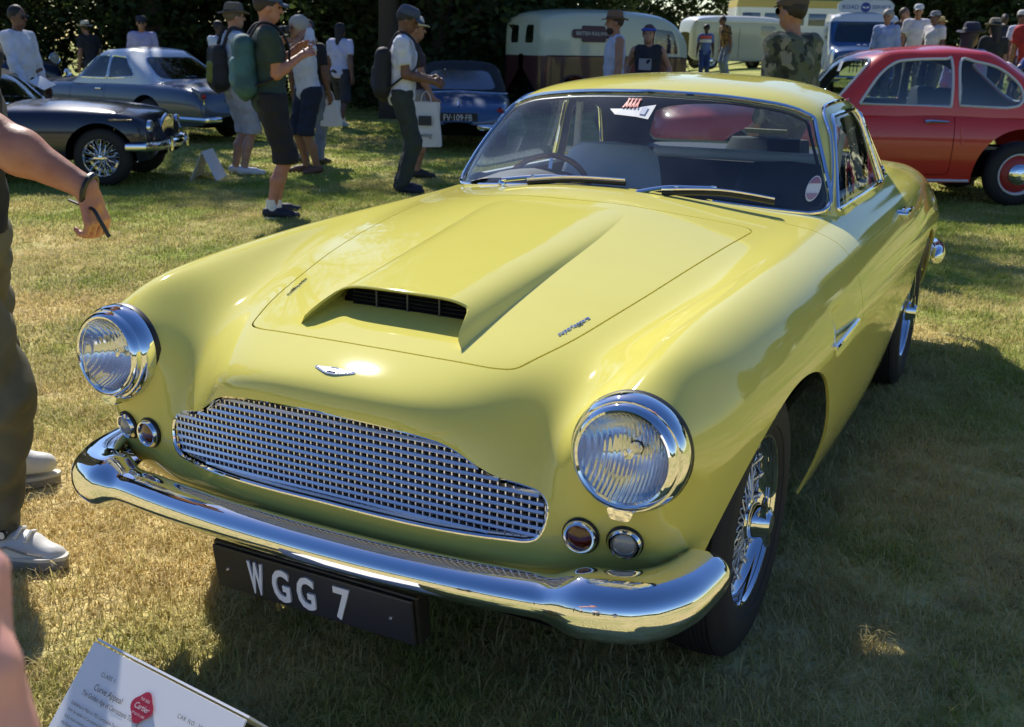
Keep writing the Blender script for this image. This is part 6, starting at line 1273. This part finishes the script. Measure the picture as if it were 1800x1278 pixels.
person('man in a lilac long sleeved shirt and dark cap behind the silver roofed coupe', at(-14.3, 12.8), facing(.3, -.9), 1.82, ((.40, .38, .62), 'long'), ((.05, .05, .07), 'long'), 'tan', hat=('cap', (.03, .03, .05)), h=.024, seed=3, glasses=True, **grp)
person('dark haired man in white shirt with dark shoulder strap, hands at his chest', at(-12.98, 13.39), facing(.8, -.4), 1.76, ((.66, .70, .82), 'long'), ((.03, .03, .04), 'long'), 'dark', (.01, .01, .01), hands=[(-.08, .30, 1.12), (.10, .30, 1.08)], h=.022, seed=4, **grp)
p5 = person('walker in grey brimmed hat and pale blue shirt beside the green T-shirt man', at(-6.80, 6.80), facing(.75, .5), 1.78, ((.42, .50, .62), 'short'), ((.40, .40, .44), 'short'), 'fair', (.12, .09, .06), hat=('brim', (.13, .115, .095)), hands=[(-.2, .25, 1.05), (.2, .25, 1.05)], shoe=(.62, .63, .68), h=.017, seed=5, **grp)
backpack(p5, (.012, .013, .016), (.17, .19, .02), 'black rucksack with lime edging on the walker in the grey hat', 'rucksacks worn by visitors', zc=1.15)
p6 = person('man in dark green T-shirt, blue cap and black shorts standing nearest on the lawn', at(-4.58, 4.68), facing(.93, .38), 1.80, ((.025, .048, .040), 'short'), ((.012, .013, .018), 'short'), 'red', (.03, .02, .015), hat=('cap', (.06, .10, .17)), hands=[(-.05, .23, 1.32), (.10, .25, 1.28)], feet=[(-.13, .06, 0), (.12, -.02, 0)], head=(-.15, .12), shoe=(.014, .018, .035), sock=(.7, .7, .7), h=.015, seed=6, build=1.05, **grp)
teal = mat('teal_pack', (.04, .125, .14), .75, bump=(50, .3, .003), var=(5, (.025, .08, .09), .45, .6))
backpack(p6, (.03, .09, .10), (.07, .17, .19), 'teal and grey rucksack on the man in the dark green T-shirt', 'rucksacks worn by visitors', w=.15, hh=.25, zc=1.22, mat_=(teal, cloth('pack_teal', (.045, .15, .155), .8)))
for i in (0, 1): q = p6['an'][i]; MB().prism(rounded([(-.06, 0), (.20, 0), (.20, .018), (-.06, .022)], .008), -.045, .045, lambda u, v, k: (q[0]+(.25 if i else -.25)*u+k*(1-.5*max(0, u-.1)/.1), q[1]+u, .003+v)).build('shoe_sole', M['white'], p6['root'])
p7 = person('grey haired man in white short sleeved shirt and navy shorts raising a camera', at(-6.27, 7.38), facing(-.65, -.55), 1.68, ((.62, .64, .72), 'short'), ((.016, .022, .045), 'short'), 'tan', (.36, .34, .32), 'bushy', None, [(-.12, .18, 1.50), (.07, .18, 1.50)], lean=.12, shoe=(.16, .08, .05), h=.017, seed=7, **grp)
cmo = empty('camera_body', (0, 0, 0)); MB().box((0, 0, 0), (.13, .05, .085), bev=.01).build('body', M['black'], cmo); MB().lathe([(.034, 0), (.034, .07), (.028, .07), (.0001, .06)], (0, 0, 0), 'y', 18).build('lens', M['black'], cmo)
cmo.name = 'compact_camera'; cmo.location = p7['root'].matrix_basis @ Vector(p7['HP'](0, .17, -.01)); cmo.rotation_euler = p7['root'].rotation_euler; tag(cmo, 'small black camera held to his eye by the grey haired man', 'camera')
p8 = person('long dark haired visitor in black top and pale jeans behind the white shirted man', at(-6.82, 8.10), facing(.3, .9), 1.66, ((.014, .013, .016), 'short'), ((.16, .20, .28), 'long'), 'brown', (.014, .012, .012), 'long', h=.019, seed=8, **grp)
M['bag'] = mat('white_plastic', (.70, .71, .74), .45, bump=(25, .5, .01))
carrier_bag('carrier_bag', at(-6.60, 8.22)[:2]+(.76,), .4, .26, .30, M['bag'], 'small white carrier bag in the hand of the visitor in pale jeans', 'white bags carried by visitors')
p9 = person('woman in lilac white T-shirt and dark shorts walking away under the trees', at(-10.05, 13.15), facing(.35, .9), 1.74, ((.56, .55, .72), 'short'), ((.035, .035, .045), 'short'), 'brown', (.015, .012, .012), 'long', None, [(-.26, .10, .85), (.27, -.06, .86)], [(-.09, .22, .0), (.10, -.20, .02)], 0.05, shoe=(.6, .6, .6), sock=(.7, .7, .7), h=.020, seed=9, **grp)
p10 = person('man in blue cap, white polo shirt and dark green trousers looking at his phone', at(-4.55, 6.62), facing(.95, .05), 1.76, ((.66, .68, .78), 'short'), ((.035, .045, .040), 'long'), 'brown', (.02, .018, .016), hat=('cap', (.055, .075, .12)), hands=[(-.06, .28, 1.10), (.10, .30, 1.08)], head=(-.1, .35), lean=.06, shoe=(.012, .012, .014), h=.016, seed=10, **grp)
backpack(p10, (.012, .014, .022), (.016, .018, .026), 'black rucksack on the man in white polo and blue cap', 'rucksacks worn by visitors', w=.16, hh=.25, zc=1.16)
ph = empty('phone', p10['root'].matrix_basis @ Vector((0, .43, 1.16)), p10['root'].rotation_euler.z, 'dark phone in the hands of the man in the white polo', 'phone'); MB().box((0, 0, 0), (.15, .012, .075), bev=.004).build('phone_case', M['black'], ph)
p11 = person('half hidden visitor in pale sun hat behind the man in the blue cap', at(-5.12, 7.75), facing(.9, .2), 1.68, ((.05, .03, .035), 'short'), ((.30, .28, .25), 'short'), 'tan', (.1, .07, .05), hat=('brim', (.66, .62, .55)), hands=[(-.2, .2, .9), (.26, .20, .84)], shoe=(.03, .025, .022), h=.020, seed=11, **grp)
wb = carrier_bag('carrier_bag', (-4.78, 7.45, .84), .35, .33, .46, M['bag'], 'large white printed carrier bag hanging beside the dark green trousers', 'white bags carried by visitors', .10)
o = MB().box((0, -.058, -.19), (.14, .004, .10)).build('bag_print', cloth('print_dark', (.05, .055, .06)), wb, smooth=False); text_obj('bag_lettering', 'wing', .07, cloth('print_dark', (.05, .055, .06)), wb, .001, (.01, -.066, -.34), (PI/2, 0, 0))
person('bearded man in brown brimmed hat and pale blue sleeveless top by the cream van', at(-4.10, 11.05), facing(-.95, -.1), 1.86, ((.46, .50, .66), 'vest'), ((.06, .07, .10), 'long'), 'tan', (.04, .025, .02), hat=('brim', (.17, .105, .065)), beard=(.035, .022, .016), h=.018, seed=12, **grp)
p13 = person('woman in dark print vest with blue headband and tattooed arm on her hip', at(-3.92, 11.8), facing(-.2, -.95), 1.72, ((.025, .026, .032), 'vest'), ((.03, .03, .04), 'long'), 'fair', (.10, .05, .04), 'long', None, [(-.30, .05, 1.0), (.30, .02, 1.02)], h=.018, seed=13, **grp)
R3 = Matrix.Rotation(0, 4, 'X'); hbnd = MB().tube([tuple(p13['HP'](.088*math.cos(a), -.005+.106*math.sin(a), .060)) for a in np.linspace(0, 2*PI, 24, endpoint=False)], .022, 6, closed=True, flat=.9).build('headband', cloth('headband_blue', (.04, .09, .45)), p13['root'])
MB().box(tuple(p13['T'](.02, .135, 1.24)), (.17, .006, .15)).build('shirt_print', cloth('print_grey', (.35, .35, .38)), p13['root'], smooth=False)
p14 = person('youngster with dark hair in a red, white and blue top by the camper van', at(-8.0, 27.5), facing(-.2, -.9), 1.52, ((.10, .16, .42), 'short'), ((.03, .06, .22), 'long'), 'dark', (.01, .01, .01), 'bushy', h=.022, seed=14, **grp)
for z, c in ((1.10, (.70, .70, .74)), (1.20, (.65, .12, .10))): MB().lathe([(.180, -.04), (.184, 0), (.180, .04)], (0, 0, z), n=24).build('shirt_band', cloth('band_%.2f' % c[0], c), p14['root']).scale = (1, .72, 1)
person('stooping man in brown patterned shirt beside the youngster near the camper', at(-7.6, 28.3), facing(-.8, -.3), 1.76, ((.15, .085, .04), 'short'), ((.20, .25, .36), 'long'), 'brown', (.02, .02, .02), lean=.28, h=.022, seed=15, topmat=mat('brown_print', (.05, .045, .04), .8, var=(16, (.30, .16, .05), .48, .55)), **grp)
camo = mat('camouflage', (.09, .105, .07), .85); n = camo.node_tree; b_ = n.nodes['Principled BSDF']; tcd = n.nodes.new('ShaderNodeTexCoord'); prev = None
for k, (sc_n, c, lo) in enumerate(((6, (.035, .045, .030), .50), (8.5, (.20, .20, .155), .56), (11, (.018, .022, .018), .58))):
    t = n.nodes.new('ShaderNodeTexNoise'); t.inputs['Scale'].default_value = sc_n; t.inputs['Detail'].default_value = 3; mp = n.nodes.new('ShaderNodeMapping'); mp.inputs['Location'].default_value = (k*3.1, k*1.7, k); n.links.new(tcd.outputs['Object'], mp.inputs[0]); n.links.new(mp.outputs[0], t.inputs['Vector'])
    r = n.nodes.new('ShaderNodeMapRange'); r.inputs[1].default_value = lo; r.inputs[2].default_value = lo+.02; n.links.new(t.outputs['Fac'], r.inputs[0]); x = n.nodes.new('ShaderNodeMix'); x.data_type = 'RGBA'; x.inputs[6].default_value = (.09, .105, .07, 1); x.inputs[7].default_value = (*c, 1)
    if prev: n.links.new(prev, x.inputs[6])
    n.links.new(r.outputs[0], x.inputs[0]); prev = x.outputs[2]
n.links.new(prev, b_.inputs['Base Color'])
person('man in a camouflage jacket and brown flat cap behind the yellow roof, facing left', at(-.62, 5.90), facing(-.62, .78), 1.82, ((.1, .1, .07), 'long'), ((.05, .05, .06), 'long'), 'tan', (.02, .015, .012), hat=('flat', (.085, .065, .05)), h=.014, seed=16, build=1.14, topmat=camo, glasses=True, **grp)
# crowd at the right
for (x, y, fr, ff, H, top, legs, sk, hair, hs, hat, lab, kw) in [
    (-1.93, 19.1, -.5, -.7, 1.72, ((.34, .42, .66), 'long'), ((.06, .06, .08), 'long'), 'tan', (.30, .28, .26), 'bushy', None, 'grey haired man in light blue shirt at the left end of the crowd', {}),
    (-2.05, 21.9, .5, -.7, 1.78, ((.02, .02, .025), 'long'), ((.03, .03, .03), 'long'), 'tan', (.08, .06, .04), 'short', None, 'man in black just behind the grey haired man in light blue', {}),
    (-1.70, 21.4, -.3, -.9, 1.84, ((.68, .66, .70), 'short'), ((.20, .19, .18), 'long'), 'tan', (.1, .08, .06), 'short', ('cap', (.55, .58, .62)), 'man in white shirt and pale cap leaning in the crowd', dict(lean=.10)),
    (-1.55, 24.0, .6, -.6, 1.62, ((.55, .45, .30), 'short'), ((.20, .18, .15), 'long'), 'tan', (.1, .08, .06), 'short', ('brim', (.62, .48, .20)), 'visitor in a straw yellow sun hat between two white shirts', {}),
    (-1.22, 20.2, -.8, -.4, 1.70, ((.68, .64, .66), 'short'), ((.05, .05, .07), 'long'), 'brown', (.03, .03, .03), 'short', ('cap', (.22, .23, .25)), 'man in white shirt and dark grey cap at the middle of the crowd', {}),
    (.20, 10.75, .8, .5, 1.74, ((.42, .46, .62), 'long'), ((.03, .03, .05), 'long'), 'brown', (.012, .012, .02), 'long', ('brim', (.018, .028, .060)), 'visitor in a navy sun hat and pale shirt close behind the red saloon', {}),
    (.10, 16.2, -.2, .9, 1.66, ((.018, .018, .02), 'short'), ((.03, .03, .03), 'long'), 'tan', (.012, .010, .010), 'long', ('brim', (.25, .22, .17)), 'dark clothed visitor in a tan hat seen from behind near the right edge', {}),
    (.30, 19.6, .4, -.9, 1.72, ((.60, .62, .72), 'short'), ((.05, .05, .07), 'long'), 'brown', (.03, .02, .02), 'short', ('cap', (.6, .6, .6)), 'visitor in white top and white cap beside the small red open car', {}),
    (.62, 17.2, -.5, -.6, 1.84, ((.42, .03, .035), 'short'), ((.03, .03, .05), 'long'), 'tan', (.12, .07, .04), 'short', None, 'man in a red T-shirt leaning over the small red open car', dict(lean=.35)),
    (.95, 15.2, -.7, -.2, 1.66, ((.05, .09, .30), 'long'), ((.02, .02, .03), 'long'), 'tan', (.02, .015, .012), 'short', None, 'man in a blue sleeved top reaching down at the right edge', dict(lean=.30, hands=[(-.15, .55, .95), (.15, .55, .95)])),
    (.95, 13.6, -.2, .9, 1.68, ((.015, .015, .015), 'vest'), ((.02, .02, .02), 'long'), 'tan', (.25, .15, .07), 'long', None, 'person in a black vest with tan arms at the very right edge', {}),
    (-3.0, 30.0, .5, -.6, 1.74, ((.45, .45, .5), 'short'), ((.1, .1, .12), 'long'), 'tan', (.05, .04, .03), 'short', None, 'visitor in a grey shirt between the patrol van and the crowd', {}),
    (-.40, 27.0, -.2, -.8, 1.76, ((.03, .03, .05), 'short'), ((.1, .1, .12), 'long'), 'dark', (.02, .02, .02), 'short', None, 'dark clothed visitor in the second row of the crowd', {}),
    (.55, 24.5, .2, -.8, 1.74, ((.62, .62, .66), 'short'), ((.2, .2, .24), 'long'), 'tan', (.05, .04, .03), 'short', ('cap', (.7, .7, .7)), 'white shirted man in a white cap in the second row at the right', {})]:
    person(lab, at(x, y), facing(fr, ff), H, top, legs, sk, hair, hs, hat, h=.022, seed=int(x*10+y*3) % 97, group=CG, **kw)

# onlookers on the photographer's side of the show field: they show in the curve of the chrome bumper
for src, x, y, rz, lab in [(p7['root'], .3, -7.2, 0.2, 'grey haired onlooker mirrored in the right end of the chrome bumper'), (p10['root'], 1.5, -6.4, -.2, 'white shirted onlooker mirrored in the curve of the chrome bumper'), (p13['root'], -1.4, -8.0, .3, 'dark vested onlooker mirrored in the middle of the chrome bumper'), (p8['root'], 3.2, -7.6, .4, 'long haired onlooker mirrored at the tip of the chrome bumper')]:
    c = copy_tree(src); c.location = (x, y, 0); c.rotation_euler = (0, 0, rz); c['label'] = lab; c['group'] = 'onlookers mirrored in the chrome'
# ------------------------------------------------------------------ cards
def tent(name, label, loc, rz, w, h, sp, m, cat='sign', group=None):
    t = empty(name, loc, rz, label, cat, group); th = .004
    for s_ in (-1, 1): 
        V = [(-w/2, s_*sp, 0), (w/2, s_*sp, 0), (w/2, s_*.003, h), (-w/2, s_*.003, h)]; o = mesh('card_panel', V, [(0, 1, 2, 3)], m, t, False); o.modifiers.new('t', 'SOLIDIFY').thickness = th
    return t
card = mat('white_card', (.86, .86, .88), .5)
tent('tent_card', 'small white folded card standing open on the grass beyond the navy tourer nose', (-6.82, 6.32, 0), facing(0, 1)+PI/2, .42, .30, .14, card, 'sign', 'folded information cards')
W_, S_ = .425, .27; ic = tent('information_card', 'large white folded information card with red emblem at the bottom of the picture', (-.035, -1.13, 0), math.radians(-7), W_, .30, S_, card, 'sign', 'folded information cards')
tilt = math.atan2(.30, S_); u_ = Vector((1, 0, 0)); v2 = Vector((0, S_, .30)).normalized(); n2 = u_.cross(v2)
def cm(x, down, off=.0035):   # on the front panel: x across, metres down from the fold
    p = Vector((x, -.003, .30))-v2*down+n2*off; return Matrix(((u_.x, v2.x, n2.x, p.x), (u_.y, v2.y, n2.y, p.y), (u_.z, v2.z, n2.z, p.z), (0, 0, 0, 1)))
ink = cloth('print_ink', (.03, .03, .045), .6)
T_ = lambda nm, tx, sz, x, dn, al='LEFT', sp=1.0, m=ink, xs=.95: text_obj(nm, tx, sz, m, ic, 0, matrix=cm(x, dn), align=al, space=sp, xs=xs)
T_('card_lettering', 'CLASS 1', .0105, -.150, .045, 'LEFT', 1.25); T_('card_heading', 'Curve Appeal', .0165, -.150, .070, xs=.9); T_('card_heading', 'The Golden Age of Carrozzeria Touring', .0125, -.172, .088, xs=.82)
for k, tx in enumerate(('Established in Milan in 1925, Carrozzeria Touring', 'from the atelier of Carrozzeria Falco and Felice', "Italy's most revered coachbuilders for Alfa Romeo,", 'Alfa Romeo and other makers on the sport', 'lines punctuated by the patented lightweight')): T_('card_paragraph', tx, .0085, -.185, .112+.0125*k, xs=.85)
T_('card_lettering', 'CAR NO. 30', .0105, .070, .045, 'LEFT', 1.25); T_('card_heading', 'Aston Martin', .0165, .070, .072, xs=.9); T_('card_heading', 'DB4 Series IV, 1962', .0125, .070, .090, xs=.85)
for k, tx in enumerate(('Introduced in 1958 and clothed by Touring of Milan', 'on the superleggera principle, a light alloy skin', 'over a cage of slender steel tubes')): T_('card_paragraph', tx, .0085, .055, .112+.0125*k, xs=.85)
red_ = cloth('emblem_red', (.45, .015, .05), .5); em = [(.027*(1+.10*math.cos(4*a))*math.cos(a),   .026*(1+.10*math.cos(4*a))*math.sin(a)) for a in np.linspace(0, 2*PI, 40, endpoint=False)]
E_ = cm(-.016, .062, .0038); o = mesh('emblem', [tuple(E_ @ Vector((x, y, 0))) for x, y in em], [tuple(range(40))], red_, ic, False)
for tx, sz, dy, sh in (('Cartier', .0150, .0, .3), ('THE 2025', .0068, .0135, 0), ('STYLE ET LUXE', .0058, -.0135, 0)): text_obj('emblem_lettering', tx, sz, M['paper'], ic, 0, matrix=cm(-.016, .062-dy, .0045), shear=sh, xs=.9)
mesh('card_rule', [tuple(cm(.030, d_, .0037) @ Vector((x, 0, 0))) for d_, x in ((.10, 0), (.10, .0008), (.30, .0008), (.30, 0))], [(0, 1, 2, 3)], ink, ic, False)
